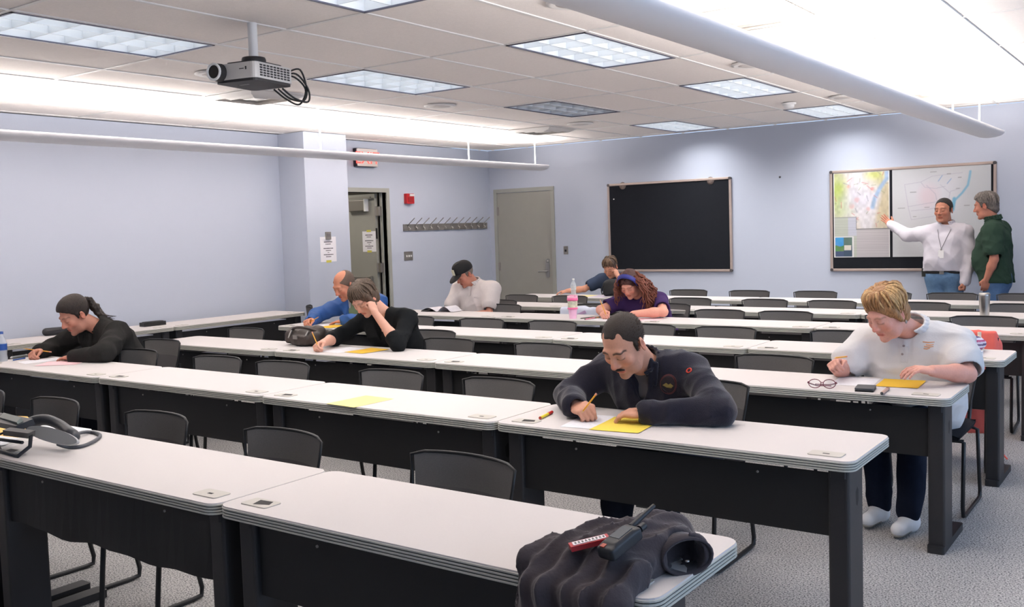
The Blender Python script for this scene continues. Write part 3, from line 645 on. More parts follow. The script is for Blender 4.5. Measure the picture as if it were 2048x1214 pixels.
# ------------------------------------------------------------------ chairs
M_mesh = mat('chair_mesh_fabric', (104, 102, 101), 0.85, noise=0.08, nscale=200, bump=0.15, bscale=500, spec=0.2)
M_net = mat('chair_open_mesh', (98, 96, 97), 0.85, alpha=0.82, spec=0.2)
M_cframe = mat('chair_frame_black', (26, 26, 28), 0.45)
M_seat = mat('chair_seat_fabric', (30, 29, 34), 0.9, bump=0.2, nscale=300, spec=0.2)
def back_pt(u, v):      # u across 0..1, v up 0..1
    x = (u - 0.5) * (0.468 - 0.075 * (1 - v)); y = 0.240 + 0.06 * v - 0.06 * (2 * u - 1) ** 2 + 0.012 * math.sin(v * 3.1)
    z = 0.50 + 0.295 * v - (0.012 * v * (abs(2 * u - 1) ** 12))
    return x, y, z
def make_chair():
    root = empty('mesh_back_chair')
    fr = MB(); N = 28
    per = [(i / 10, 1.0) for i in range(11)] + [(1.0, 1 - i / 5) for i in range(1, 6)] + [(1 - i / 10, 0.0) for i in range(1, 11)] + [(0.0, i / 5) for i in range(1, 5)]
    fr.tube([back_pt(u, v) for u, v in per], 0.0058, 6, closed=True); fr.build('back_frame', M_cframe, root)
    def panel(v0, v1, th, name, m):
        mb = MB(); a = lambda u, v: back_pt(0.02 + 0.96 * u, v0 + (v1 - v0) * v)
        mb.grid(a, 14, 4); mb.grid(lambda u, v: tuple(np.array(a(1 - u, v)) + np.array((0, th, 0))), 14, 4); mb.build(name, m, root)
    panel(0.60, 0.985, 0.008, 'top_band', M_mesh); panel(0.02, 0.60, 0.004, 'mesh_panel', M_net)
    s = MB(); s.grid(lambda u, v: ((u - 0.5) * 0.45, -0.22 + 0.44 * v, 0.452 + 0.01 * math.sin(math.pi * u) - 0.03 * max(0, 0.25 - v) - 0.012 * (abs(2 * u - 1) ** 8)), 12, 10)
    s.grid(lambda u, v: ((0.5 - u) * 0.43, -0.21 + 0.42 * v, 0.415), 4, 4)
    n = 12
    s.grid(lambda u, v: ((u - 0.5) * (0.45 - 0.02 * v), -0.22 + 0.01 * v, (0.4445 - 0.012 * (abs(2 * u - 1) ** 8) + 0.01 * math.sin(math.pi * u)) * (1 - v) + 0.415 * v), 12, 1)
    s.grid(lambda u, v: ((0.5 - u) * (0.45 - 0.02 * v), 0.22 - 0.01 * v, 0.45 * (1 - v) + 0.415 * v), 12, 1)
    for sx in (-1, 1): s.grid(lambda u, v: (sx * (0.225 - 0.01 * v), sx * (-0.22 + 0.44 * u) * (1 - 0.04 * v), (0.44) * (1 - v) + 0.415 * v), 8, 1)
    s.build('seat', M_seat, root)
    for sx in (-1, 1):
        x = sx * 0.235
        pts = [(sx * 0.20, 0.21, 0.41), (x, 0.20, 0.40), (x, 0.235, 0.20), (x, 0.27, 0.05), (x, 0.265, 0.015), (x, 0.22, 0.011), (x, -0.14, 0.011), (x, -0.185, 0.02), (x, -0.20, 0.07), (x, -0.185, 0.25), (x, -0.17, 0.40), (sx * 0.20, -0.165, 0.41)]
        MB().tube(pts, 0.0105, 8).build('leg', M_cframe, root)
        MB().tube([(sx * 0.17, 0.16, 0.425), (sx * 0.185, 0.245, 0.44), (sx * 0.19, 0.25, 0.52), (sx * 0.19, 0.262, 0.62)], 0.011, 8).build('back_support', M_cframe, root)
    MB().tube([(-0.235, -0.165, 0.405), (0.235, -0.165, 0.405)], 0.010, 8).build('cross_bar', M_cframe, root)
    return root
chair0 = make_chair(); ch_used = [False]
CH = {0: [(-72, 780, 28, 788), (68, 796, 172, 806), (258, 820, 388, 835), (497, 852, 650, 872), (825, 899, 1033, 922)],
      1: [(245, 697, 323, 700), (400, 711, 488, 717), (528, 722, 620, 728), (735, 739, 847, 748), (935, 755, 1067, 765)],
      2: [(463, 655, 533, 658), (862, 675, 942, 680), (1035, 686, 1142, 691), (1480, 709, 1617, 716)],
      3: [(798, 632, 869, 635), (930, 637, 1008, 640), (1070, 641, 1150, 645), (1254, 648, 1347, 651), (1402, 653, 1510, 657), (1632, 660, 1745, 664)],
      4: [(978, 608, 1039, 610), (1400, 619, 1485, 622), (1527, 622, 1622, 625), (1742, 629, 1850, 632), (1912, 633, 2030, 637)],
      5: [(1017, 588, 1073, 590), (1112, 590, 1173, 592), (1348, 595, 1419, 597), (1492, 598, 1571, 599), (1621, 601, 1706, 603), (1802, 605, 1890, 608), (1985, 609, 2080, 611)],
      6: [(1348, 580, 1413, 581), (1467, 582, 1537, 582), (1595, 583, 1670, 584), (1737, 585, 1815, 586), (1865, 588, 1950, 588), (2003, 589, 2095, 590)]}
def chair(x, y, rz, label, group='mesh-back chairs behind the tables'):
    c = chair0 if not ch_used[0] else copy_tree(chair0); ch_used[0] = True
    c.location = (x, y, 0); c.rotation_euler = (0, 0, rz); tag(c, label, 'chair', group); return c
rnd = random.Random(4)
for r, L in CH.items():
    for i, (a, b, c, d) in enumerate(L):
        p, q = onz(a, b, 0.79), onz(c, d, 0.79); m = (p + q) / 2
        yb = 0.35 * m[1] + 0.65 * (RY[r] + 0.68)
        mm = ony((a + c) / 2, (b + d) / 2, yb)
        chair(mm[0], yb - 0.275, rnd.uniform(-0.05, 0.05), 'empty black mesh-back chair, %s from the left behind the %s row of tables' % (ORD[i], ROWN[r]))
SEATED = {}
# ------------------------------------------------------------------ signed-distance modelling (bodies, clothes, cloth, bags)
class SDF:
    def __init__(s, lo, hi, v):
        s.lo = np.array(lo, float); s.v = v
        s.n = np.maximum(np.ceil((np.array(hi, float) - s.lo) / v).astype(int) + 1, 4)
        s.D = np.full(s.n, 0.06, np.float32)
        s.ax = [(s.lo[i] + v * np.arange(s.n[i])).astype(np.float32) for i in range(3)]
    def sub(s, lo, hi, m):
        sl = []
        for i in range(3):
            a = int(np.clip(math.floor((lo[i] - m - s.lo[i]) / s.v), 0, s.n[i])); b = int(np.clip(math.ceil((hi[i] + m - s.lo[i]) / s.v) + 1, 0, s.n[i]))
            if b <= a: return None
            sl.append(slice(a, b))
        return tuple(sl), [s.ax[0][sl[0]][:, None, None], s.ax[1][sl[1]][None, :, None], s.ax[2][sl[2]][None, None, :]]
    def mix(s, sl, d, k, op):
        A = s.D[sl]
        if op == 'add':
            if k > 0:
                h = np.clip(0.5 + 0.5 * (A - d) / k, 0, 1); s.D[sl] = A + (d - A) * h - k * h * (1 - h)
            else: s.D[sl] = np.minimum(A, d)
        else:
            if k > 0:
                h = np.clip(0.5 - 0.5 * (A + d) / k, 0, 1); s.D[sl] = A + (-d - A) * h + k * h * (1 - h)
            else: s.D[sl] = np.maximum(A, -d)
    def cone(s, a, b, ra, rb=None, k=0.02, op='add'):
        a, b = np.array(a, float), np.array(b, float); rb = ra if rb is None else rb; R = max(ra, rb)
        q = s.sub(np.minimum(a, b) - R, np.maximum(a, b) + R, k + 0.03)
        if q is None: return s
        sl, (X, Y, Z) = q; ab = b - a; L2 = float(ab @ ab) + 1e-12
        px, py, pz = X - a[0], Y - a[1], Z - a[2]
        t = np.clip((px * ab[0] + py * ab[1] + pz * ab[2]) / L2, 0, 1)
        d = np.sqrt((px - t * ab[0]) ** 2 + (py - t * ab[1]) ** 2 + (pz - t * ab[2]) ** 2) - (ra + (rb - ra) * t)
        s.mix(sl, d.astype(np.float32), k, op); return s
    def ell(s, c, r, R=None, k=0.02, op='add'):
        c = np.array(c, float); r = np.array(r, float); R = np.eye(3) if R is None else np.array(R)
        ext = np.sqrt((R ** 2) @ (r ** 2)); q = s.sub(c - ext, c + ext, k + 0.03)
        if q is None: return s
        sl, (X, Y, Z) = q; p = [X - c[0], Y - c[1], Z - c[2]]
        l = [(p[0] * R[0, i] + p[1] * R[1, i] + p[2] * R[2, i]) for i in range(3)]
        k0 = np.sqrt((l[0] / r[0]) ** 2 + (l[1] / r[1]) ** 2 + (l[2] / r[2]) ** 2)
        k1 = np.sqrt((l[0] / r[0] ** 2) ** 2 + (l[1] / r[1] ** 2) ** 2 + (l[2] / r[2] ** 2) ** 2) + 1e-9
        s.mix(sl, (k0 * (k0 - 1) / k1).astype(np.float32), k, op); return s
    def box(s, c, h, R=None, rr=0.01, k=0.01, op='add'):
        c = np.array(c, float); h = np.array(h, float); R = np.eye(3) if R is None else np.array(R)
        ext = np.abs(R) @ h; q = s.sub(c - ext, c + ext, k + 0.03)
        if q is None: return s
        sl, (X, Y, Z) = q; p = [X - c[0], Y - c[1], Z - c[2]]
        l = [np.abs(p[0] * R[0, i] + p[1] * R[1, i] + p[2] * R[2, i]) - (h[i] - rr) for i in range(3)]
        d = np.sqrt(sum(np.maximum(a, 0) ** 2 for a in l)) + np.minimum(np.maximum(np.maximum(l[0], l[1]), l[2]), 0) - rr
        s.mix(sl, d.astype(np.float32), k, op); return s
    def half(s, p, n, k=0.0, seed=1):           # cut away the side the normal points to (k: ragged edge)
        n = np.array(n, float); n /= np.linalg.norm(n); p = np.array(p, float)
        X, Y, Z = s.ax[0][:, None, None] - p[0], s.ax[1][None, :, None] - p[1], s.ax[2][None, None, :] - p[2]
        d = X * n[0] + Y * n[1] + Z * n[2]
        if k: d = d + k * (np.sin(X * 310 + Y * 90 + seed) + np.sin(X * 150 - Z * 210 + 2 * seed) + np.sin(Y * 260 + Z * 120))
        s.D = np.maximum(s.D, d.astype(np.float32)); return s
    def wrinkle(s, amp, freq, seed, axis=None):
        r = np.random.RandomState(seed); X, Y, Z = s.ax[0][:, None, None], s.ax[1][None, :, None], s.ax[2][None, None, :]
        acc = np.zeros(s.n, np.float32)
        for i in range(5):
            d = r.randn(3)
            if axis is not None: d = d - np.array(axis) * (d @ np.array(axis)) * 0.85
            d = d / np.linalg.norm(d) * freq * r.uniform(0.6, 1.5); e = r.randn(3) * freq * 0.35; ph = r.rand() * 6
            acc += (1.3 - 2 * np.abs(np.sin(0.5 * (X * d[0] + Y * d[1] + Z * d[2]) + ph + 0.9 * np.sin(X * e[0] + Y * e[1] + Z * e[2] + ph * 2)))).astype(np.float32)
        s.D = s.D - (acc * (amp / 2.2)).astype(np.float32); return s
    def folds(s, amp, k, dr, warp, seed, power=1.4):
        r = np.random.RandomState(seed); X, Y, Z = s.ax[0][:, None, None], s.ax[1][None, :, None], s.ax[2][None, None, :]; dr = unit(dr); e = r.randn(3) * 7; e2 = r.randn(3) * 14
        ph = k * (X * dr[0] + Y * dr[1] + Z * dr[2]) + warp * np.sin(X * e[0] + Y * e[1] + Z * e[2]) + 0.4 * warp * np.sin(X * e2[0] + Y * e2[1] + Z * e2[2] + 1)
        s.D = s.D - (amp * ((1 - np.abs(np.sin(ph))) ** power - 0.3)).astype(np.float32); return s
    def mesh(s):
        D = s.D; D[0] = D[-1] = 0.05; D[:, 0] = D[:, -1] = 0.05; D[:, :, 0] = D[:, :, -1] = 0.05
        I = D < 0; n = s.n
        cnt = np.zeros(n - 1, np.int8)
        for i in (0, 1):
            for j in (0, 1):
                for k in (0, 1): cnt += I[i:n[0] - 1 + i, j:n[1] - 1 + j, k:n[2] - 1 + k]
        cells = np.argwhere((cnt > 0) & (cnt < 8)); idx = np.full(n - 1, -1, np.int32); idx[tuple(cells.T)] = np.arange(len(cells))
        acc = np.zeros((len(cells), 3)); num = np.zeros(len(cells)); cor = [(i, j, k) for i in (0, 1) for j in (0, 1) for k in (0, 1)]
        vals = {c: D[cells[:, 0] + c[0], cells[:, 1] + c[1], cells[:, 2] + c[2]].astype(float) for c in cor}
        for a in cor:
            for ax in range(3):
                if a[ax]: continue
                b = list(a); b[ax] = 1; b = tuple(b); va, vb = vals[a], vals[b]; m = (va < 0) != (vb < 0)
                t = np.where(m, va / np.where(m, va - vb, 1), 0); p = np.tile(np.array(a, float), (len(cells), 1)); p[:, ax] = t
                acc += np.where(m[:, None], p, 0); num += m
        V = s.lo + s.v * (cells + acc / num[:, None]); F = []
        for ax in range(3):
            u, w = (ax + 1) % 3, (ax + 2) % 3; sl0 = [slice(1, -1)] * 3; sl1 = [slice(1, -1)] * 3; sl0[ax] = slice(0, -1); sl1[ax] = slice(1, None)
            A, B = I[tuple(sl0)], I[tuple(sl1)]
            for flag in (True, False):
                e = np.argwhere((A & ~B) if flag else (~A & B))
                if not len(e): continue
                off = np.ones(3, int); off[ax] = 0; e = e + off
                def g(du, dw):
                    q = e.copy(); q[:, u] -= du; q[:, w] -= dw; return idx[q[:, 0], q[:, 1], q[:, 2]]
                f = np.stack([g(0, 0), g(1, 0), g(1, 1), g(0, 1)], 1); F.append(f if flag else f[:, ::-1])
        return V, np.concatenate(F)
def smooth_mesh(V, F, it=2, lam=0.5):
    e = np.concatenate([F[:, [0, 1]], F[:, [1, 2]], F[:, [2, 3]], F[:, [3, 0]]]); e = np.concatenate([e, e[:, ::-1]])
    for _ in range(it):
        S = np.zeros_like(V); c = np.bincount(e[:, 0], minlength=len(V))[:, None]
        for i in range(3): S[:, i] = np.bincount(e[:, 0], weights=V[e[:, 1], i], minlength=len(V))
        V = V + lam * (S / np.maximum(c, 1) - V)
    return V
def sdf_obj(name, sd, m, parent=None, it=2, origin=None, colors=None, M=None):
    V, F = sd.mesh(); V = smooth_mesh(V, F, it)
    col = colors(V) if colors else None
    if M is not None: V = V @ M[:3, :3].T + M[:3, 3]
    if origin is not None: V = V - np.array(origin)
    me = bpy.data.meshes.new(name); me.vertices.add(len(V)); me.vertices.foreach_set('co', V.astype(np.float32).ravel())
    me.loops.add(4 * len(F)); me.loops.foreach_set('vertex_index', F.astype(np.int32).ravel()); me.polygons.add(len(F))
    me.polygons.foreach_set('loop_start', (4 * np.arange(len(F))).astype(np.int32)); me.polygons.foreach_set('loop_total', np.full(len(F), 4, np.int32))
    me.polygons.foreach_set('use_smooth', np.ones(len(F), bool)); me.update(); me.validate()
    if col is not None:
        ca = me.color_attributes.new('Col', 'FLOAT_COLOR', 'POINT'); ca.data.foreach_set('color', np.concatenate([col, np.ones((len(col), 1))], 1).astype(np.float32).ravel())
    o = bpy.data.objects.new(name, me); COL.objects.link(o); me.materials.append(m)
    if parent: o.parent = parent
    return o
def unit(v): v = np.array(v, float); return v / (np.linalg.norm(v) + 1e-9)

# ------------------------------------------------------------------ people
M_skin = mat('skin', (200, 140, 115), 0.55, vcol=True, noise=0.05, nscale=120, spec=0.35)
def head_frame(face, up=(0, 0, 1), tilt=0.0):
    f = unit(face); r = unit(np.cross(f, up)); u = np.cross(r, f)          # r: the person's right
    if tilt:
        c, s_ = math.cos(tilt), math.sin(tilt); r, u = c * r + s_ * u, c * u - s_ * r
    return np.stack([-r, -f, u], 1)          # local x = person's left, y = backward, z = up
def head_prims(sd, c, R, g=1.0, jaw=1.0, nose=1.0):
    P = lambda x, y, z: c + R @ (np.array([x, y, z]) * g)
    sd.ell(P(0, 0.018, 0.035), np.array([0.076, 0.097, 0.088]) * g, R, 0.02)
    sd.ell(P(0, -0.022, -0.03), np.array([0.064 * jaw, 0.07, 0.088]) * g, R, 0.03)
    sd.cone(P(-0.032 * jaw, -0.03, -0.088), P(0.032 * jaw, -0.03, -0.088), 0.03 * g, None, 0.03)
    sd.ell(P(0, -0.072, -0.106), np.array([0.024 * jaw, 0.02, 0.018]) * g, R, 0.022)
    sd.cone(P(-0.036, -0.078, 0.026), P(0.036, -0.078, 0.026), 0.012 * g, None, 0.016)
    for q in (-1, 1):
        sd.ell(P(q * 0.043, -0.062, -0.025), np.array([0.024, 0.02, 0.022]) * g, R, 0.02)
        sd.ell(P(q * 0.032, -0.098, 0.006), np.array([0.019, 0.014, 0.012]) * g, R, 0.014, 'sub')
        sd.ell(P(q * 0.032, -0.077, 0.004), np.array([0.0155, 0.0145, 0.0125]) * g, R, 0.004)
        e = R @ np.array([[math.cos(q * 0.45), -math.sin(q * 0.45), 0], [math.sin(q * 0.45), math.cos(q * 0.45), 0], [0, 0, 1]])
        sd.ell(P(q * 0.083, 0.016, -0.008), np.array([0.008, 0.021, 0.033]) * g, e, 0.008)
        sd.ell(P(q * 0.0895, 0.010, -0.004), np.array([0.005, 0.011, 0.018]) * g, e, 0.005, 'sub')
    sd.cone(P(0, -0.086, 0.014), P(0, -0.102 - 0.006 * nose, -0.028), 0.008 * g, 0.0122 * g * nose, 0.012)
    for q in (-1, 1): sd.ell(P(q * 0.012 * nose, -0.096, -0.034), np.array([0.009, 0.011, 0.008]) * g, R, 0.007)
    sd.cone(P(-0.017, -0.086, -0.060), P(0.017, -0.086, -0.060), 0.0065 * g, None, 0.007); sd.cone(P(-0.014, -0.085, -0.0735), P(0.014, -0.085, -0.0735), 0.0068 * g, None, 0.007)
    sd.cone(P(-0.02, -0.098, -0.0668), P(0.02, -0.098, -0.0668), 0.0028 * g, None, 0.004, 'sub')
def skin_colors(c, R, g, tone, brow, stub=0.0, blush=1.0, lips=None, bw=1.0):
    tone = np.array(srgb(*tone)[:3]); brow = np.array(srgb(*brow)[:3])
    def fn(V):
        L = (V - c) @ R / g; x, y, z = np.abs(L[:, 0]), L[:, 1], L[:, 2]
        C = np.tile(tone, (len(V), 1)); inh = (np.abs(L) < 0.16).all(1)
        def mixc(col, w): C[:] = C * (1 - w[:, None]) + np.array(col) * w[:, None]
        sm = lambda d, r, s: np.clip((r - d) / s + 0.5, 0, 1) * inh
        red = tone * np.array([1.05, 0.72, 0.68])
        mixc(red, 0.5 * blush * sm(np.hypot(np.hypot(x - 0.045, (z + 0.03)), 0.5 * (y + 0.07)), 0.018, 0.03))
        mixc(red, 0.55 * blush * sm(np.hypot(x, np.hypot(z + 0.028, y + 0.112)), 0.018, 0.015)); mixc(red, 0.6 * sm(np.hypot(x - 0.086, np.hypot(z + 0.008, y - 0.016)), 0.026, 0.015))
        f = y < -0.03
        if stub: mixc(tone * 0.55 + brow * 0.15, stub * f * sm(np.maximum(np.abs(z + 0.085) - 0.02, x * 0.3 - 0.01), 0.015, 0.02))
        mixc(np.array(lips) if lips else tone * np.array([0.85, 0.50, 0.50]), 0.85 * f * sm(np.maximum(np.abs(z + 0.0668) - 0.006, x - 0.02), 0.003, 0.004))
        mixc(tone * np.array([0.35, 0.2, 0.2]), 0.85 * f * sm(np.maximum(np.abs(z + 0.0668), x - 0.019), 0.0016, 0.003))
        ar = np.abs(z - (0.024 + 0.008 * np.clip(1 - ((x - 0.03) / 0.022) ** 2, -1, 1)))
        mixc(brow, 0.9 * bw * f * sm(np.maximum(ar, np.abs(x - 0.033) - 0.018), 0.0042, 0.004))
        mixc(tone * 0.72, 0.5 * bw * f * sm(np.hypot((x - 0.032) / 1.4, z - 0.008), 0.012, 0.008))
        mixc(np.array([0.03, 0.02, 0.018]), 0.85 * bw * f * sm(np.maximum(np.abs(z - (-0.0035 + 6 * (x - 0.032) ** 2)), np.abs(x - 0.032) - 0.014), 0.0024, 0.004))
        mixc(tone * 0.3, 0.8 * f * sm(np.hypot(x - 0.007, (z + 0.040) * 1.2), 0.0035, 0.003) * (y < -0.085))
        return C
    return fn
def hand_prims(sd, w, d, n, left, pose, g=1.0):
    d = unit(d); n = unit(np.array(n) - d * (np.array(n) @ d)); t = np.cross(d, n) * (-1 if left else 1)      # t: towards the thumb
    P = lambda a, b, c: w + g * (a * d + b * t + c * n)
    R = np.stack([d, t, n], 1)
    sd.ell(P(0.045, 0.0, 0), np.array([0.055, 0.042, 0.017]) * g, R, 0.012)
    for b in (0.026, 0.009, -0.009, -0.025): sd.cone(P(0.02, b * 0.8, 0), P(0.082, b, -0.002), 0.012 * g, 0.0105 * g, 0.008)
    cur = {'flat': (8, 12, 8), 'rest': (22, 28, 18), 'grip': (48, 62, 40), 'fist': (80, 88, 50), 'point': (30, 40, 20)}[pose]
    for i, (b, l) in enumerate(((0.027, 0.94), (0.009, 1.05), (-0.009, 0.98), (-0.026, 0.78))):
        p = P(0.084, b, -0.002); a = 0.0; rr = (0.0092, 0.0095, 0.009, 0.008)[i]
        cc = cur if not (pose == 'point' and i == 0) else (5, 8, 4)
        sp = (b / 0.027) * (0.10 if pose in ('flat', 'rest') else 0.0)
        for ang, ln, k in zip(cc, (0.042, 0.027, 0.021), (1.0, 0.93, 0.85)):
            a += math.radians(ang + (4 * i if pose == 'grip' else 0)); q = p + g * l * ln * (math.cos(a) * (math.cos(sp) * d + math.sin(sp) * t) + math.sin(a) * n)
            sd.cone(p, q, rr * k * g, rr * k * 0.92 * g, 0.0035); p = q
    th = {'flat': ((0.045, 0.055, 0.0), (0.075, 0.068, 0.004)), 'rest': ((0.05, 0.05, 0.014), (0.083, 0.05, 0.024)), 'grip': ((0.055, 0.048, 0.022), (0.085, 0.034, 0.042)), 'fist': ((0.055, 0.044, 0.02), (0.078, 0.018, 0.036)), 'point': ((0.05, 0.048, 0.016), (0.08, 0.036, 0.03))}[pose]
    sd.cone(P(0.012, 0.022, 0.004), P(*th[0]), 0.0155 * g, 0.0125 * g, 0.01); sd.cone(P(*th[0]), P(*th[1]), 0.0118 * g, 0.0095 * g, 0.004)
def torso_prims(sd, J, w=1.0, inf=0.0, belly=0.0, k=0.06, low=0.0):
    P, N, rs, ls = J['pelvis'], J['neck'], J['rs'], J['ls']; X = unit(ls - rs); S = unit(N - P); F = unit(np.cross(X, S))       # F: forward
    if F @ J['fwd'] < 0: F = -F
    C = P + 0.66 * (N - P)
    for q in (-1, 1):
        sd.cone(P + q * 0.075 * w * X - low * S, C + q * 0.078 * w * X, 0.118 * w + inf, 0.112 * w + inf, k)
        sd.cone(C + q * 0.05 * X, (ls if q > 0 else rs) * 0.75 + N * 0.25 - 0.035 * S, 0.105 * w + inf, 0.072 + inf, k)
    sd.cone(N - 0.03 * S, rs, 0.055 + inf, 0.060 + inf, 0.04); sd.cone(N - 0.03 * S, ls, 0.055 + inf, 0.060 + inf, 0.04)
    if belly: sd.ell(P + 0.34 * (N - P) + F * (0.05 + 0.6 * belly), np.array([0.15 * w, 0.10 + belly, 0.16]) + inf, np.stack([X, -F, S], 1), k)
    return X, S, F, C
def A3(*v): return np.array(v, float)
def person(label, J, top, skin=(205, 148, 122), hair=None, brow=(60, 45, 38), v=0.005, g=1.0, jaw=1.0, nose=1.0, w=1.0, belly=0.0, poses=('grip', 'rest'), palms=None, stub=0.0, blush=1.0, legs='seated', trousers=(30, 32, 42), shoes=(40, 38, 38), arm=1.0, extra=None, seed=1, shins=None, tilt=0.0, spread=(0.11, 0.11), bw=0.55):
    J = {k: np.array(x, float) for k, x in J.items()}
    c, N = J['head'], J['neck']; R = head_frame(J['face'], J.get('hup', (0, 0, 1)), tilt); fwd = unit(A3(J['face'][0], J['face'][1], 0)) if 'fwd' not in J else unit(J['fwd']); J['fwd'] = fwd
    base = A3(J['pelvis'][0], J['pelvis'][1], 0); root = thing('person', label, 'person', base)
    pts = np.array([J[k] for k in ('head', 'neck', 'rs', 'ls', 're', 'le', 'rw', 'lw', 'rh', 'lh')])
    lo, hi = pts.min(0) - 0.16, pts.max(0) + 0.16; lo[2] = min(lo[2], J['pelvis'][2] - 0.15); lo = np.minimum(lo, J['pelvis'] - 0.24); hi = np.maximum(hi, J['pelvis'] + 0.24)
    hi[2] = c[2] + 0.17
    # body: one continuous surface (head, neck, torso, arms, hands)
    sd = SDF(lo, hi, v); X, S, F, C = torso_prims(sd, J, w * 0.97, -0.018, belly * 0.9)
    for a in 'rl':
        sh, el, wr, hd = J[a + 's'], J[a + 'e'], J[a + 'w'], J[a + 'h']
        sd.cone(sh, el, 0.045 * arm, 0.037 * arm, 0.03); sd.cone(el, el + 0.35 * (wr - el), 0.037 * arm, 0.038 * arm, 0.02); sd.cone(el + 0.3 * (wr - el), wr, 0.038 * arm, 0.026 * arm, 0.02)
    hb = c + R @ A3(0, 0.03, -0.06) * g
    sd.cone(N - 0.03 * S, hb, 0.058, 0.056, 0.03)
    head_prims(sd, c, R, g, jaw, nose)
    for i, a in enumerate('rl'):
        pn = palms[i] if palms else (0, 0, -1)
        hand_prims(sd, J[a + 'w'], J[a + 'h'] - J[a + 'w'], pn, a == 'l', poses[i], 0.97 * g)
    sdf_obj('body', sd, M_skin, root, 1, base, skin_colors(c, R, g, skin, brow, stub, blush, None, bw))
    # clothes
    t = dict(mat=None, sleeve='long', inf=0.012, neck='crew', sl=1.0, wr=0.004, low=0.02); t.update(top)
    sd = SDF(lo, hi, max(v, 0.005)); torso_prims(sd, J, w, t['inf'], belly, low=t['low'])
    if t.get('hem'): sd.half((0, 0, t['hem']), (0, 0, -1))
    for a in 'rl':
        sh, el, wr = J[a + 's'], J[a + 'e'], J[a + 'w']; s1, s2, s3 = 0.058 * arm * t['sl'] + t['inf'] * 0.6, 0.048 * arm * t['sl'] + t['inf'] * 0.5, 0.037 * arm * t['sl'] + t['inf'] * 0.4
        if t['sleeve'] == 'long': sd.cone(sh, el, s1, s2, 0.03); sd.cone(el, wr, s2, s3, 0.025)
        elif t['sleeve'] == 'mid': sd.cone(sh, el, s1, s2, 0.03); sd.cone(el, el + 0.22 * (wr - el), s2, s2 * 0.98, 0.025)
        else: sd.cone(sh, sh + 0.62 * (el - sh), s1, s1 * 1.02, 0.03)
    sd.wrinkle(t['wr'], 38, seed)
    for a in 'rl':      # cuffs end cleanly
        if t['sleeve'] == 'short': sd.cone(J[a + 's'] + 0.80 * (J[a + 'e'] - J[a + 's']), J[a + 's'] + 1.3 * (J[a + 'e'] - J[a + 's']), 0.06 * arm, None, 0.0, 'sub')
        elif t['sleeve'] == 'long': sd.cone(J[a + 'w'] + 0.02 * unit(J[a + 'w'] - J[a + 'e']), J[a + 'w'] + 0.12 * unit(J[a + 'w'] - J[a + 'e']), 0.03, None, 0.004, 'sub')
    up = unit(hb - N)
    sd.cone(N + 0.005 * up, N + 0.14 * up, 0.066, 0.085, 0.01, 'sub')
    if t['neck'] in ('v', 'open'):
        dp = 0.16 if t['neck'] == 'v' else 0.09
        sd.cone(N + F * 0.07 + 0.06 * S, N + F * (0.125 * w + belly * 0.2) - dp * S, t.get('vw', 0.062) if t['neck'] == 'v' else 0.045, 0.008, 0.008, 'sub')
    if t.get('open'):
        sd.cone(N + F * 0.12 + 0.05 * S, N + F * (0.17 + belly) - 0.22 * S, t['open'], t['open'] * 1.1, 0.012, 'sub'); sd.cone(N + F * (0.17 + belly) - 0.22 * S, N + F * (0.20 + belly) - 0.5 * S, t['open'] * 1.1, t['open'] * 1.3, 0.012, 'sub')
    cloth = sdf_obj(t.get('name', 'shirt'), sd, t['mat'], root, 2, base); J['_cloth'] = cloth
    if t.get('inner'):
        im, inm, inn = t['inner']; s3 = SDF(N - 0.5, N + 0.2, 0.006); torso_prims(s3, J, w, 0.002, belly * 0.95, low=0.0); s3.wrinkle(0.003, 38, seed + 2); up_ = unit(hb - N); s3.cone(N + 0.005 * up_, N + 0.14 * up_, 0.064, 0.085, 0.01, 'sub')
        if inn: s3.cone(N + F * 0.07 + 0.06 * S, N + F * 0.12 - 0.06 * S, 0.035, 0.006, 0.008, 'sub')
        sdf_obj(inm, s3, im, root, 2, base)
    if t.get('collar'):
        mc, hgt, rad = t['collar']; cl = SDF(N - 0.16, N + 0.18, 0.004); m = 16
        for i in range(m):
            a0, a1 = [math.radians(-150 + 300 * (i + j) / m) for j in (0, 1)]
            pa, pb = [N + t.get('cup', -0.012) * S + (-F * math.cos(a) + X * math.sin(a)) * (rad + 0.004) + S * 0.01 * math.cos(a) for a in (a0, a1)]
            ta, tb = pa + up * hgt, pb + up * hgt
            cl.cone(pa, ta, 0.0075, 0.006, 0.006); cl.cone(ta, tb, 0.006, None, 0.006); cl.cone(pa, pb, 0.0085, None, 0.006); cl.cone((pa + pb + ta + tb) / 4, pb * 0.4 + tb * 0.6, 0.007, None, 0.006)
        sdf_obj('collar', cl, mc, root, 2, base)
    # legs
    mt = mat('trousers_%d_%d_%d' % trousers, trousers, 0.9, noise=0.10, nscale=30, bump=0.25, bscale=60, spec=0.15)
    ms = mat('shoe_%d_%d_%d' % shoes, shoes, 0.6)
    P = J['pelvis']; kn, an = [], []
    for q in (-1, 1):
        Xq = X * q
        if legs == 'seated':
            K = P + fwd * 0.40 + Xq * spread[0 if q < 0 else 1] + A3(0, 0, -0.03); K[2] = 0.50; A = K + fwd * (0.02 if not shins else shins[0 if q < 0 else 1]) + A3(0, 0, -0.40)
        else:
            K = P + Xq * 0.085 + A3(0, 0, -0.44) + fwd * 0.01; A = K + A3(0, 0, -0.40) - fwd * 0.02
        kn.append(K); an.append(A)
    allp = np.array([P] + kn + an); sd = SDF(allp.min(0) - 0.2, allp.max(0) + 0.19, 0.010)
    for q, K, A in zip((-1, 1), kn, an):
        hp = P + X * q * 0.085 + (A3(0, 0, -0.01) if legs == 'seated' else A3(0, 0, 0))
        sd.cone(hp, K, 0.098 * w, 0.074, 0.03); sd.cone(K, A, 0.072, 0.060, 0.03)
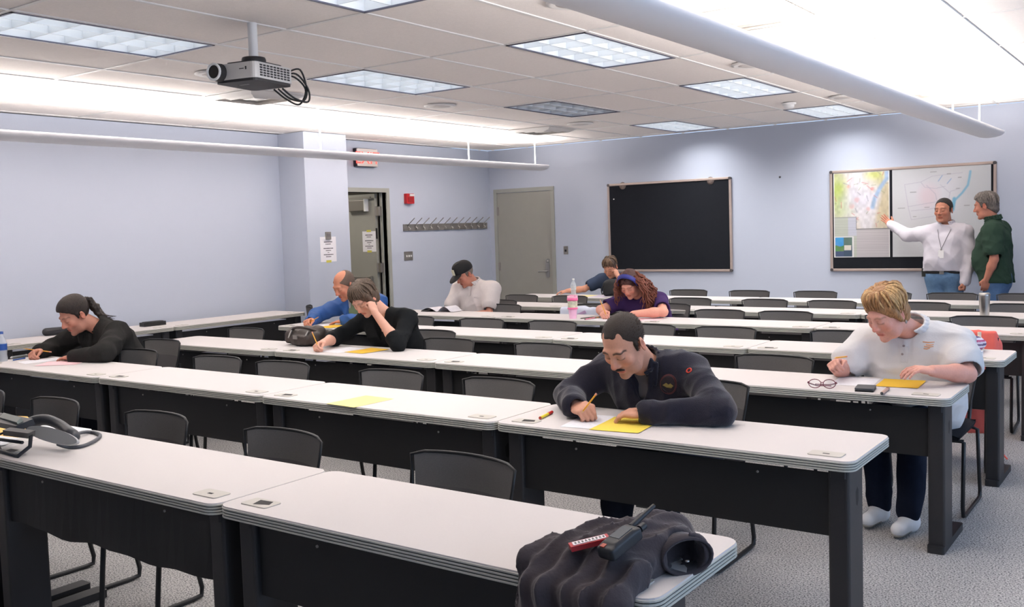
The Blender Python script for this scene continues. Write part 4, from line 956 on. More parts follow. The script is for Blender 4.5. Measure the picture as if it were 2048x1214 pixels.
    sd.cone(P - X * 0.07, P + X * 0.07, 0.112 * w if legs == 'seated' else 0.13 * w, None, 0.05)
    sd.wrinkle(0.006, 30, seed + 5)
    if legs == 'seated': sd.half((0, 0, 0.462 if False else -1), (0, 0, -1))
    sdf_obj('trousers', sd, mt, root, 2, base)
    for A in an:
        f = fwd; s2 = SDF(A - 0.24, A + 0.24, 0.007); a0 = A3(A[0], A[1], 0.045)
        s2.cone(a0 - f * 0.03, a0 + f * 0.14, 0.043, 0.036, 0.02); s2.cone(A + A3(0, 0, 0.02), a0, 0.048, 0.045, 0.03); s2.half((0, 0, 0.004), (0, 0, -1))
        so = sdf_obj('shoe', s2, ms, root, 2, base); s4 = SDF(A - 0.24, A + 0.24, 0.007); s4.cone(a0 - f * 0.034, a0 + f * 0.146, 0.046, 0.039, 0.02); s4.half((0, 0, 0.003), (0, 0, -1)); s4.half((0, 0, 0.026), (0, 0, 1)); sdf_obj('sole', s4, mat('shoe_sole', (150, 146, 140), 0.7), so, 1, base)
    M4 = np.eye(4); M4[:3, :3] = R * g; M4[:3, 3] = c
    J['_bvh'] = None
    if extra:
        me = J['_cloth'].data; nv = len(me.vertices); co = np.empty(nv * 3, np.float32); me.vertices.foreach_get('co', co); ix = np.empty(len(me.loops), np.int32); me.loops.foreach_get('vertex_index', ix); J['_bvh'] = BVHTree.FromPolygons(co.reshape(-1, 3).tolist(), ix.reshape(-1, 4).tolist())
    if hair: hair(root, base, M4)
    if extra: extra(root, base, M4, J, X, S, F, C)
    return root
def on_cloth(J, base, p, d, off=0.001):
    # nearest point of the garment looking along d; returns local point and normal
    o = Vector(tuple(np.array(p) - base - np.array(d) * 0.5)); h = J['_bvh'].ray_cast(o, Vector(tuple(d)), 1.0)
    if h[0] is None: return np.array(p) - base, -np.array(d)
    n = np.array(h[1]); n = n if n @ np.array(d) < 0 else -n; return np.array(h[0]) + n * off, n
def decal(J, base, root, name, m, p, d, ax, shape, th=0.0012, off=0.0015):
    # small flat piece that follows the garment: shape is a list of (u, v) points
    pts = []; c, n = on_cloth(J, base, p, d); u = unit(np.array(ax) - n * (np.array(ax) @ n)); v = np.cross(n, u)
    for a, b in shape:
        q, _ = on_cloth(J, base, c + base + u * a + v * b, d, off); pts.append(q)
    k = len(pts); mb = MB(); mb.add(pts, [tuple(range(k))]); mb.add([q - n * th * 2 for q in pts] + pts, [(i, (i + 1) % k, k + (i + 1) % k, k + i) for i in range(k)]); return mb.build(name, m, root)
def hair_mat(name, col, stretch=(60, 60, 14)):
    return mat('hair_' + name, col, 0.5, noise=0.45, nscale=2.0, bump=0.5, bscale=4.0, stretch=stretch, spec=0.4)
def stubble(root, base, M4, s, m, m2, n, ln, seed, keep=None):
    V, F_ = s.mesh(); r = np.random.RandomState(seed); idx = r.permutation(len(V))[:n]; c0 = np.array([0, 0.018, 0.03]); mbs = [MB(), MB()]
    for q, i in enumerate(idx):
        p = V[i]; nn = unit(p - c0); tn = unit(np.array([0.3 * p[0] / 0.08, 0.6, -0.35]) - nn * 0.2); w = unit(np.cross(nn, tn)) * 0.0013; L = ln * r.uniform(0.6, 1.3); tip = p + nn * L * 0.55 + tn * L * 0.7 + r.randn(3) * 0.0012
        q_ = [p + w - nn * 0.001, p - w - nn * 0.001, p + tn * 0.003 - nn * 0.001, tip]; q_ = [M4[:3, :3] @ z + M4[:3, 3] - base for z in q_]; mbs[q % 2].add(q_, [(0, 1, 3), (1, 2, 3), (2, 0, 3)])
    mbs[0].build('hair_stubble', m, root); mbs[1].build('hair_stubble', m2, root)
def H(v=0.004, e=0.16): return SDF((-e, -e, -e), (e, e, e), v)
# ------------------------------------------------------------------ hair styles (head-local: x left, y back, z up)
def hair_short(m, off=0.004, pt=(0, -0.058, 0.072), nrm=(0, -0.75, -0.66), amp=0.0, volume=0.0, back=0.0, widow=0.0, name='hair', stub=None):
    def fn(root, base, M4):
        s = H(0.004); s.ell((0, 0.018, 0.035), (0.077 + off, 0.098 + off, 0.089 + off), None, 0.01)
        if volume: s.ell((0, 0.015, 0.075), (0.07 + off, 0.088 + off, 0.05 + volume), None, 0.03)
        if back: s.ell((0, 0.075, -0.03), (0.065, 0.045, 0.06 + back), None, 0.03)
        if amp: s.wrinkle(amp, 150, 3)
        s.half(pt, nrm, 0.0011)
        if widow:
            for q in (-1, 1): s.cone((q * 0.066, -0.085, 0.055), (q * 0.046, -0.048, 0.116), 0.034, 0.021, 0.010, 'sub')
        for q in (-1, 1):
            s.ell((q * 0.09, 0.012, -0.012), (0.02, 0.024, 0.036), None, 0.004, 'sub')
            s.cone((q * 0.074, -0.012, 0.02), (q * 0.072, -0.014, -0.012), 0.010 + off * 0.5, 0.006, 0.006)
        if stub: stubble(root, base, M4, s, m, stub[2], stub[0], stub[1], 3)
        sdf_obj(name, s, m, root, 2, base, None, M4)
    return fn
def bez(p, n=10):
    p = [np.array(q, float) for q in p]; out = []
    for i in range(len(p) - 1):
        a, b, c, d = p[max(i - 1, 0)], p[i], p[i + 1], p[min(i + 2, len(p) - 1)]
        for t in np.linspace(0, 1, n, endpoint=False): out.append(0.5 * (2 * b + (c - a) * t + (2 * a - 5 * b + 4 * c - d) * t * t + (-a + 3 * b - 3 * c + d) * t ** 3))
    out.append(p[-1]); return out
def lock_mesh(root, base, M4, locks, m, name='hair_locks', n=5):
    mb = MB()
    for pts, r in locks:
        Q = [M4[:3, :3] @ np.array(p) + M4[:3, 3] - base for p in pts]; k = len(Q)
        mb.tube(Q, [max(r * min(1.0, 0.35 + 3.0 * i / k) * (1 - 0.75 * (i / (k - 1)) ** 2.5), 0.0006) for i in range(k)], n, False)
    mb.build(name, m, root)
def scalp(th, ph, o=0.006):      # th from crown 0..pi, ph around (0 = front)
    return np.array([(0.077 + o) * math.sin(th) * math.sin(ph), 0.018 - (0.098 + o) * math.sin(th) * math.cos(ph), 0.035 + (0.089 + o) * math.cos(th)])

def seated(label, x, y, rz=0.0):
    return chair(x, y, rz, label, 'chairs people sit on')
OBJ_Z = TH + 0.0006
def rod(name, label, cat, a, b, r, m, tipm=None, endm=None, endl=0.12):
    a, b = np.array(a), np.array(b); L = np.linalg.norm(b - a); d = (b - a) / L
    if tipm is None and endm is None: return tag(MB().cyl(a, b, r, n=8).build(name, m), label, cat)
    t = thing(name, label, cat, a); q = b - a
    MB().cyl(d * min(0.02, 0.1 * L), q * (1 - endl), r, n=6).build('shaft', m, t); MB().cyl((0, 0, 0), d * min(0.02, 0.1 * L), r * 0.2, r, 6).build('tip', tipm or m, t); MB().cyl(q * (1 - endl), q, r * 1.08, n=8).build('end_cap', endm or m, t)
    return t
M_pencil = mat('pencil_yellow', (226, 160, 52), 0.4); M_wood = mat('pencil_tip', (224, 190, 140), 0.7); M_eraser = mat('eraser_pink', (220, 150, 130), 0.7)
def pencil(label, a, b): return rod('pencil', label, 'pencil', a, b, 0.004, M_pencil, M_wood, M_eraser, 0.08)
def paper_mat(name, col, lines=0.10):
    m = mat(name, col, 0.7, spec=0.2)
    if lines and 'done' not in m:
        m['done'] = 1; nt = m.node_tree; b = nt.nodes['Principled BSDF']; tc = nt.nodes.new('ShaderNodeTexCoord'); wv = nt.nodes.new('ShaderNodeTexWave'); wv.bands_direction = 'Y'
        wv.inputs['Scale'].default_value = 22; wv.inputs['Distortion'].default_value = 0.0
        n = nt.nodes.new('ShaderNodeTexNoise'); n.inputs['Scale'].default_value = 60
        nt.links.new(tc.outputs['Object'], wv.inputs['Vector']); nt.links.new(tc.outputs['Object'], n.inputs['Vector'])
        mu = nt.nodes.new('ShaderNodeMath'); mu.operation = 'MULTIPLY'; nt.links.new(wv.outputs[1], mu.inputs[0]); nt.links.new(n.outputs[0], mu.inputs[1])
        r = nt.nodes.new('ShaderNodeMapRange'); r.inputs[1].default_value = 0.25; r.inputs[2].default_value = 0.7; r.inputs[3].default_value = 1; r.inputs[4].default_value = 1 - lines; nt.links.new(mu.outputs[0], r.inputs[0])
        sc = nt.nodes.new('ShaderNodeVectorMath'); sc.operation = 'SCALE'; sc.inputs[0].default_value = srgb(*col)[:3]; nt.links.new(r.outputs[0], sc.inputs['Scale']); nt.links.new(sc.outputs[0], b.inputs['Base Color'])
    return m
M_paper = paper_mat('printed_paper', (232, 232, 238), 0.22); M_yel = paper_mat('yellow_paper', (240, 214, 90), 0.06); M_yel2 = paper_mat('golden_paper', (236, 190, 62), 0.05); M_pinkp = paper_mat('pink_paper', (240, 200, 205), 0.06); M_pale = paper_mat('pale_yellow_form', (238, 224, 150), 0.14)
_pz = [0]
def sheet(label, x, y, w, h, rz, m, curl=0.0, cat='paper', layer=0):
    mb = MB(); t = 0.0006
    f = lambda u, v, o: ((u - 0.5) * w, (v - 0.5) * h, o + curl * (max(0, v - 0.55) ** 2) * 0.4 + curl * max(0, u - 0.6) ** 2 * 0.3)
    mb.grid(lambda u, v: f(u, v, t), 6, 8); mb.grid(lambda u, v: f(1 - u, v, 0), 6, 8)
    o = mb.build('paper_sheet', m); o.location = (x, y, OBJ_Z + 0.0012 * layer); o.rotation_euler = (0, 0, rz); return tag(o, label, cat)

# ------------------------------------------------------------------ 1 man in the navy fleece
M_fleece = mat('navy_fleece', (38, 37, 48), 0.95, noise=0.10, nscale=40, bump=0.25, bscale=220, spec=0.1, sheen=0.25)
M_grayT = mat('grey_tee', (96, 96, 100), 0.9)
def x_fleece(root, base, M4, J, X, S, F, C):
    # zip opening with grey shirt under the open collar
    N = J['neck']
    for q in (-1, 1):
        s = SDF(N - 0.3, N + 0.2, 0.005); a = N + F * 0.045 + X * q * 0.07 + 0.045 * S; b = N + F * 0.135 + X * q * 0.022 - 0.16 * S
        s.cone(a, b, 0.014, 0.011, 0.005); s.cone(a + X * q * 0.02 - 0.02 * S, (a + b) / 2 + X * q * 0.025, 0.012, 0.008, 0.01); sdf_obj('collar_flap', s, M_fleece, root, 2, base)
    p = N + X * 0.07 - 0.175 * S; d = -unit(J['fwd'] * 0.85 + X * 0.35 + A3(0, 0, 0.30)); ci = lambda r, k=20: [(r * math.cos(2 * math.pi * i / k), r * 1.15 * math.sin(2 * math.pi * i / k)) for i in range(k)]
    decal(J, base, root, 'emblem_patch', mat('patch_red', (88, 46, 48), 0.8), p, d, X, ci(0.038), off=0.003); decal(J, base, root, 'emblem_field', mat('patch_dark', (40, 30, 36), 0.8), p, d, X, ci(0.031), off=0.007); decal(J, base, root, 'emblem_centre', mat('patch_gold', (132, 112, 56), 0.8), p - 0.004 * S, d, X, [(-0.024, -0.004), (-0.01, -0.012), (0.012, -0.012), (0.024, -0.002), (0.01, 0.006), (0, 0.0), (-0.012, 0.007)], off=0.010)
    q = J['ls'] + 0.10 * (J['le'] - J['ls']) - 0.035 * X; mb = MB(); nn = unit(X * 0.5 + F + 0.3 * S); aa = unit(np.cross(S, nn)); bb = np.cross(nn, aa); k = 12
    nn = unit(J['fwd'] * 0.8 + X * 0.5 + A3(0, 0, 0.35)); sp, sn = on_cloth(J, base, q, -nn, 0.002); aa = unit(np.cross(S, sn)); bb = np.cross(sn, aa); q = sp + base - nn * 0.078
    mb.tube([q + nn * 0.078 + 0.011 * (aa * math.cos(t) + bb * math.sin(t)) - base for t in np.linspace(0, 6.28, k, endpoint=False)], 0.0035, 5, closed=True); mb.build('sleeve_mark', mat('mark_red', (200, 60, 44), 0.7), root)
    # moustache
    s = H(0.003, 0.13)
    for q in (-1, 1): s.cone((q * 0.003, -0.101, -0.051), (q * 0.027, -0.089, -0.0585), 0.0062, 0.0034, 0.004)
    sdf_obj('moustache', s, hair_mat('moustache', (44, 32, 26)), root, 1, base, None, M4)
    # ring
    d = unit(J['rh'] - J['rw']);
person('man in a navy fleece with a moustache writing in the second row', dict(
    head=(-2.005, 3.60, 1.063), neck=(-2.02, 3.80, 0.965), pelvis=(-1.98, 4.08, 0.57), face=(-0.10, -0.78, -0.60), fwd=(0, -1, 0), rs=(-2.225, 3.86, 0.905), ls=(-1.82, 3.87, 0.915), re=(-2.37, 3.72, 0.79), rw=(-2.21, 3.53, 0.797), rh=(-2.12, 3.47, 0.785), le=(-1.60, 3.67, 0.80), lw=(-1.875, 3.545, 0.786), lh=(-1.96, 3.535, 0.78)),
    dict(mat=M_fleece, name='fleece_jacket', sleeve='long', inf=0.022, neck='v', sl=1.12, wr=0.007, collar=(M_fleece, 0.04, 0.078), inner=(M_grayT, 'undershirt', False)), skin=(206, 152, 128), hair=hair_short(hair_mat('dark_crop', (44, 33, 26), (150, 150, 150)), 0.0018, pt=(0, -0.056, 0.080), widow=1, stub=(2600, 0.006, hair_mat('crop_light', (72, 55, 43)))), brow=(40, 30, 26), v=0.004, g=1.04, poses=('grip', 'rest'), palms=((0.5, 0.1, -0.8), (0, 0.2, -1)), stub=0.35, extra=x_fleece, seed=3, nose=1.05, bw=1.0)
seated('black mesh-back chair under the man in the navy fleece', -1.98, 4.10)
pencil('orange pencil in the hand of the man in navy fleece', ony(1163, 826, 3.44), ony(1193, 787, 3.47))
sheet('white form under the writing hand of the man in navy fleece', -2.10, 3.50, 0.20, 0.28, 0.16, M_paper); sheet('yellow folder under the left hand of the man in navy fleece', -1.945, 3.495, 0.215, 0.27, 0.12, M_yel, 0.03, 'folder', 1)

# ------------------------------------------------------------------ 2 woman in the white polo
M_polo = mat('white_polo', (206, 206, 208), 0.9, noise=0.03, nscale=20, bump=0.1, bscale=150, spec=0.15)
m_blond = hair_mat('dark_blond', (160, 118, 78))
def hair_blond(root, base, M4):
    s = H(0.004); s.ell((0, 0.02, 0.045), (0.091, 0.108, 0.098), None, 0.01); s.ell((0, 0.06, -0.02), (0.08, 0.062, 0.085), None, 0.03); s.wrinkle(0.004, 110, 9); s.half((0, -0.066, 0.05), (0, -0.86, -0.5))
    for q in (-1, 1): s.cone((q * 0.077, -0.02, 0.04), (q * 0.083, 0.0, -0.03), 0.022, 0.012, 0.012)
    sdf_obj('hair', s, m_blond, root, 2, base, None, M4)
    r = random.Random(7); L = []
    for i in range(120):
        ph = r.uniform(-2.9, 2.9); th1 = r.uniform(0.9, 1.25) if abs(ph) < 1.0 else r.uniform(1.4, 2.0)
        o = r.uniform(0.008, 0.026); c0 = 0.25
        pts = [scalp(c0 + (th1 - c0) * t, ph + 0.35 * t * math.sin(i), 0.014 + o * math.sin(math.pi * min(1, t * 1.1))) for t in np.linspace(0, 1, 8)]
        L.append((pts, r.uniform(0.006, 0.011)))
    lock_mesh(root, base, M4, L[::2], m_blond); lock_mesh(root, base, M4, L[1::2], hair_mat('light_blond', (196, 160, 112)), 'light_streaks')
def x_polo(root, base, M4, J, X, S, F, C):
    N = J['neck']
    for k in range(3):
        decal(J, base, root, 'button', mat('shirt_button', (150, 138, 140), 0.4), N - (0.05 + 0.045 * k) * S, -J['fwd'], X, [(0.006 * math.cos(a), 0.006 * math.sin(a)) for a in np.linspace(0, 5.5, 8)], off=0.005)
    decal(J, base, root, 'placket', M_polo, N - 0.10 * S, -J['fwd'], X, [(-0.018, -0.08), (0.018, -0.08), (0.02, 0.0), (0.022, 0.07), (-0.014, 0.07), (-0.018, 0)], off=0.003)
    n = unit(F + 0.35 * S); xa = unit(X)
    for k, (dx, dz, w_) in enumerate(((0.0, 0.0, 0.055), (0.008, -0.014, 0.036), (0.006, -0.024, 0.044), (0.0, -0.034, 0.03))):
        decal(J, base, root, 'embroidery', mat('orange_thread', (205, 150, 110), 0.8), N + X * (0.11 + dx) - (0.075 - dz) * S, -J['fwd'], X, [(-w_ / 2, -0.002), (0, -0.004), (w_ / 2, 0.002), (w_ / 2, 0.005), (0, 0.002), (-w_ / 2, 0.003)], off=0.003)
    q = M4[:3, :3] @ A3(0.088, 0.018, -0.052) + M4[:3, 3]; MB().lathe([(0, -0.012), (0.006, -0.006), (0.006, 0.004), (0, 0.01)], n=8).build('earring', M_steel, root, q - base)
person('woman in a white polo shirt with short dark blond hair in the third row', dict(
    head=(-1.30, 5.06, 1.08), neck=(-1.215, 5.23, 0.995), pelvis=(-1.24, 5.42, 0.57), face=(-0.42, -0.76, -0.50), fwd=(-0.12, -1, 0), rs=(-1.44, 5.26, 0.905), ls=(-1.02, 5.29, 0.915), re=(-1.55, 5.14, 0.765), rw=(-1.52, 4.99, 0.815), rh=(-1.525, 4.90, 0.84), le=(-0.935, 5.13, 0.785), lw=(-1.06, 4.97, 0.815), lh=(-1.13, 4.90, 0.83)),
    dict(mat=M_polo, name='polo_shirt', sleeve='short', inf=0.018, neck='open', sl=1.30, wr=0.006, collar=(M_polo, 0.035, 0.080), cup=0.02), skin=(214, 158, 142), hair=hair_blond, brow=(130, 98, 70), v=0.004, g=1.0, w=1.22, belly=0.05, jaw=1.06, arm=1.12, poses=('grip', 'rest'), palms=((0.6, 0, -0.8), (0, 0.3, -1)), blush=1.3, extra=x_polo, trousers=(24, 30, 46), shoes=(226, 226, 228), seed=5, shins=(-0.04, 0.06), spread=(0.06, 0.12))
seated('black mesh-back chair under the woman in the white polo', -1.22, 5.48)
pencil('pencil in the raised hand of the woman in white polo', ony(1668, 716, 4.86), ony(1694, 713, 4.93))
sheet('white form in front of the woman in white polo', -1.43, 4.97, 0.2, 0.26, 0.1, M_paper); sheet('golden folder in front of the woman in white polo', -1.215, 4.99, 0.20, 0.23, 0.06, M_yel2, 0.03, 'folder', 1)

# ------------------------------------------------------------------ 3 long-haired man
M_bjk = mat('black_jacket', (42, 41, 40), 0.9, noise=0.1, nscale=30, bump=0.2, bscale=120, spec=0.15)
m_dk = hair_mat('dark_brown', (48, 38, 33))
def hair_tail(root, base, M4):
    hair_short(m_dk, 0.009, pt=(0, -0.062, 0.062), nrm=(0, -0.72, -0.69), volume=0.012)(root, base, M4)
    Rm, hc = M4[:3, :3], M4[:3, 3]; p0 = Rm @ A3(0, 0.108, 0.052) + hc; pts = [p0, p0 + A3(0.01, 0.045, -0.005), p0 + A3(0.03, 0.075, -0.06), p0 + A3(0.06, 0.10, -0.12), p0 + A3(0.10, 0.14, -0.155)]
    s = SDF(p0 - 0.25, p0 + 0.25, 0.004); rr = [0.022, 0.024, 0.030, 0.026, 0.008]
    for k in range(4): s.cone(pts[k], pts[k + 1], rr[k], rr[k + 1], 0.014)
    s.wrinkle(0.004, 130, 2); sdf_obj('ponytail', s, m_dk, root, 2, base)
    MB().tube([p0 + 0.02 * (A3(1, 0, 0) * math.cos(a) + A3(0, 0.1, 1) * math.sin(a)) + A3(0, 0.02, 0) - base for a in np.linspace(0, 6.28, 12, endpoint=False)], 0.005, 5, closed=True).build('hair_tie', M_black, root)
    r = random.Random(5); I4 = np.eye(4); L = [(bez([pts[1], pts[3] + A3(r.uniform(-.02, .02), r.uniform(-.01, .02), r.uniform(-.02, .02)), pts[4] + A3(r.uniform(-.03, .05), r.uniform(-.02, .05), r.uniform(-.05, .03))], 5), 0.004) for i in range(22)]
    lock_mesh(root, base, I4, L, m_dk, 'loose_strands')
    L = []
    for i in range(46):
        ph = -2.0 + 4.0 * i / 45 + r.uniform(-0.03, 0.03); a = scalp(1.02 if abs(ph) < 1 else 1.32, ph, 0.011); b = A3(0, 0.105, 0.055); q = []
        for t in np.linspace(0, 1, 9):
            p = a * (1 - t) + b * t; c0 = A3(0, 0.018, 0.035); d = p - c0; k0 = math.sqrt((d[0] / 0.088) ** 2 + (d[1] / 0.109) ** 2 + (d[2] / 0.104) ** 2); q.append(c0 + d / k0)
        L.append((q, r.uniform(0.005, 0.008)))
    lock_mesh(root, base, M4, L[::2], m_dk, 'combed_hair'); lock_mesh(root, base, M4, L[1::2], hair_mat('dark_brown_light', (78, 62, 52)), 'combed_hair')
person('man with a dark ponytail in a black jacket writing at the far left', dict(
    head=(-6.69, 3.84, 1.045), neck=(-6.62, 3.99, 0.955), pelvis=(-6.56, 4.19, 0.57), face=(-0.05, -0.84, -0.50), fwd=(0, -1, 0), rs=(-6.82, 4.00, 0.895), ls=(-6.41, 3.99, 0.895), re=(-7.02, 3.85, 0.79), rw=(-6.90, 3.68, 0.785), rh=(-6.865, 3.60, 0.785), le=(-6.19, 3.76, 0.80), lw=(-6.44, 3.685, 0.77), lh=(-6.54, 3.67, 0.762)),
    dict(mat=M_bjk, name='jacket', sleeve='long', inf=0.026, neck='open', sl=1.2, wr=0.007, collar=(M_bjk, 0.03, 0.076)), skin=(202, 142, 120), hair=hair_tail, brow=(46, 36, 32), v=0.005, g=1.05, poses=('grip', 'flat'), palms=((0.6, 0, -0.8), (0, 0, -1)), stub=0.4, seed=11, nose=1.1)
seated('black mesh-back chair under the man with the ponytail', -6.56, 4.22)
pencil('yellow pencil in the hand of the man with the ponytail', ony(46, 697, 3.57), ony(103, 704, 3.70))
sheet('white form under the hand of the man with the ponytail', -6.74, 3.60, 0.2, 0.27, -0.2, M_paper); sheet('pink form in front of the man with the ponytail', -6.44, 3.585, 0.22, 0.28, -0.9, M_pinkp, 0, 'paper', 1)

# ------------------------------------------------------------------ 4 woman in the black sweater
M_bsw = mat('black_sweater', (24, 26, 28), 0.9, bump=0.15, nscale=150, spec=0.15)
m_br = hair_mat('ash_brown', (98, 80, 66))
def hair_bob(root, base, M4):
    s = H(0.004); s.ell((0, 0.02, 0.045), (0.092, 0.11, 0.097), None, 0.01); s.ell((0, 0.05, -0.02), (0.088, 0.075, 0.085), None, 0.03); s.half((0, -0.06, 0.035), (0, -0.88, -0.47)); s.wrinkle(0.003, 100, 4)
    for q in (-1, 1): s.cone((q * 0.08, -0.03, 0.05), (q * 0.088, -0.015, -0.05), 0.024, 0.014, 0.015)
    sdf_obj('hair', s, m_br, root, 2, base, None, M4)
    r = random.Random(3); L = []
    for i in range(64):
        ph = r.uniform(-2.8, 2.8); th1 = r.uniform(1.15, 1.36) if abs(ph) < 0.85 else r.uniform(1.7, 2.2)
        L.append(([scalp(0.15 + (th1 - 0.15) * t, ph + 0.25 * t * math.sin(i * 2.1), 0.012 + 0.012 * math.sin(math.pi * t * 0.9)) for t in np.linspace(0, 1, 8)], r.uniform(0.005, 0.009)))
    lock_mesh(root, base, M4, L, m_br)
person('woman in a black sweater resting her head on her left hand', dict(
    head=(-4.985, 5.09, 1.095), neck=(-4.93, 5.23, 0.99), pelvis=(-4.90, 5.45, 0.57), face=(0.06, -0.74, -0.66), fwd=(0, -1, 0), rs=(-5.13, 5.26, 0.925), ls=(-4.72, 5.26, 0.935), re=(-5.27, 5.05, 0.795), rw=(-5.165, 4.83, 0.79), rh=(-5.145, 4.74, 0.785), le=(-4.60, 5.02, 0.785), lw=(-4.81, 5.015, 1.005), lh=(-4.865, 5.03, 1.09)),
    dict(mat=M_bsw, name='sweater', sleeve='mid', inf=0.012, neck='v', vw=0.085, sl=1.0, wr=0.005), skin=(222, 168, 146), hair=hair_bob, brow=(90, 70, 58), v=0.005, g=0.98, w=1.05, poses=('grip', 'fist'), palms=((0.6, 0, -0.8), (-0.9, 0.1, 0.3)), seed=21, tilt=-0.1)
seated('black mesh-back chair under the woman in the black sweater', -4.90, 5.50)
pencil('orange pencil in the hand of the woman in black sweater', ony(636, 692, 4.72), ony(624, 664, 4.74))
sheet('white form in front of the woman in black sweater', -5.02, 4.90, 0.21, 0.27, -0.12, M_paper); sheet('golden folder in front of the woman in black sweater', -4.82, 4.93, 0.2, 0.25, -0.1, M_yel2, 0.02, 'folder', 1)

# ------------------------------------------------------------------ 5 balding man in the blue jacket
M_blue = mat('blue_shell', (36, 84, 150), 0.6, noise=0.08, nscale=12, bump=0.15, bscale=30); M_gpolo = mat('green_polo', (120, 140, 108), 0.9); M_lining = mat('jacket_lining', (176, 178, 182), 0.8)
def hair_ring(root, base, M4):
    s = H(0.004); s.ell((0, 0.018, 0.035), (0.0815, 0.1025, 0.0935), None, 0.01); s.half((0, -0.03, 0.02), (0, -0.80, -0.6)); s.half((0, 0, 0.085), (0, -0.35, 0.93))
    for q in (-1, 1): s.ell((q * 0.09, 0.012, -0.012), (0.02, 0.024, 0.036), None, 0.004, 'sub')
    stubble(root, base, M4, s, hair_mat('grey_brown', (112, 92, 80), (150, 150, 150)), hair_mat('grey_brown2', (140, 118, 104)), 1200, 0.007, 2); sdf_obj('hair', s, hair_mat('grey_brown', (112, 92, 80), (150, 150, 150)), root, 2, base, None, M4)
def x_blue(root, base, M4, J, X, S, F, C):
    N = J['neck']
    for q in (-1, 1):
        s = SDF(N - 0.42, N + 0.2, 0.006); s.cone(N + F * 0.02 + X * q * 0.085 + 0.05 * S, N + F * 0.15 + X * q * 0.095 - 0.24 * S, 0.020, 0.016, 0.01); sdf_obj('jacket_lapel', s, M_lining, root, 2, base)
    s = SDF(N - 0.2, N + 0.2, 0.006)
    for a in np.linspace(-1.7, 1.7, 14): s.cone(N - F * 0.085 * math.cos(a) + X * 0.092 * math.sin(a) - 0.01 * S, N - F * 0.105 * math.cos(a) + X * 0.105 * math.sin(a) + 0.085 * S, 0.014, 0.011, 0.012)
    sdf_obj('jacket_hood', s, M_blue, root, 2, base)
person('balding man in a blue jacket over a green polo shirt in the fourth row', dict(
    head=(-6.52, 6.40, 1.095), neck=(-6.46, 6.53, 0.985), pelvis=(-6.42, 6.76, 0.57), face=(-0.10, -0.86, -0.48), fwd=(0, -1, 0), rs=(-6.68, 6.56, 0.915), ls=(-6.26, 6.56, 0.925), re=(-6.84, 6.34, 0.795), rw=(-6.735, 6.17, 0.785), rh=(-6.715, 6.11, 0.785), le=(-6.16, 6.37, 0.79), lw=(-6.41, 6.29, 0.775), lh=(-6.50, 6.27, 0.765)),
    dict(mat=M_blue, name='blue_jacket', sleeve='long', inf=0.024, neck='open', sl=1.2, wr=0.009, open=0.105, inner=(M_gpolo, 'polo_shirt', True)), skin=(208, 140, 112), hair=hair_ring, brow=(156, 112, 92), v=0.005, g=1.06, poses=('grip', 'flat'), palms=((0.4, 0, -0.9), (0, 0, -1)), extra=x_blue, seed=31, blush=1.2)
seated('black mesh-back chair under the man in the blue jacket', -6.42, 6.80)
pencil('orange pencil in the hand of the man in blue jacket', ony(618, 645, 6.10), ony(637, 634, 6.14))
sheet('white form under the hand of the man in blue jacket', -6.64, 6.14, 0.2, 0.25, -0.1, M_paper); sheet('golden folder in front of the man in blue jacket', -6.42, 6.13, 0.2, 0.22, -0.1, M_yel2, 0.02, 'folder', 1)

# ------------------------------------------------------------------ 6 man in the cap
M_strip_s = mat('striped_shirt', (206, 198, 196), 0.9, noise=0.05, nscale=60, stretch=(8, 1, 0.3), spec=0.15)
def cap_hat(root, base, M4):
    hair_short(hair_mat('grey', (120, 108, 100), (200, 200, 200)), 0.004)(root, base, M4)
    s = H(0.004); s.ell((0, 0.015, 0.055), (0.092, 0.113, 0.098), None, 0.01); s.half((0, -0.03, 0.042), (0, -0.12, -1)); M = mat('cap_black', (24, 24, 26), 0.85)
    s.cone((0, -0.06, 0.12), (0, -0.02, 0.145), 0.035, 0.03, 0.03); h = sdf_obj('cap_crown', s, M, root, 2, base, None, M4)
    b = SDF((-0.12, -0.24, -0.05), (0.12, 0.0, 0.12), 0.004); b.ell((0, -0.105, 0.036), (0.078, 0.09, 0.011), np.array([[1, 0, 0], [0, math.cos(0.25), -math.sin(0.25)], [0, math.sin(0.25), math.cos(0.25)]]), 0.01); sdf_obj('cap_brim', b, M, root, 2, base, None, M4)
    mb = MB(); pts = [(x, y, z) for x, z, y in ((-0.022, 0.062, -0.1005), (0.022, 0.062, -0.1005), (0.022, 0.122, -0.088), (-0.022, 0.122, -0.088))]; pts = [M4[:3, :3] @ (A3(*p) + A3(0.0, -0.008, 0)) + M4[:3, 3] - base for p in pts]
    o = [M4[:3, :3] @ A3(0, -0.006, 0.001)] * 4; mb.add(pts + [p + q for p, q in zip(pts, o)], [(0, 1, 2, 3), (4, 5, 6, 7), (0, 1, 5, 4), (2, 3, 7, 6), (1, 2, 6, 5), (0, 3, 7, 4)]); mb.build('cap_patch', mat('cap_patch', (206, 204, 178), 0.8), root)
def x_cap(root, base, M4, J, X, S, F, C):
    N = J['neck']; decal(J, base, root, 'pocket', mat('shirt_pocket', (198, 190, 188), 0.9), N + X * 0.095 - 0.16 * S, -F, X, [(-0.045, 0.05), (-0.045, -0.04), (0, -0.05), (0.045, -0.04), (0.045, 0.05)][::-1], off=0.003)
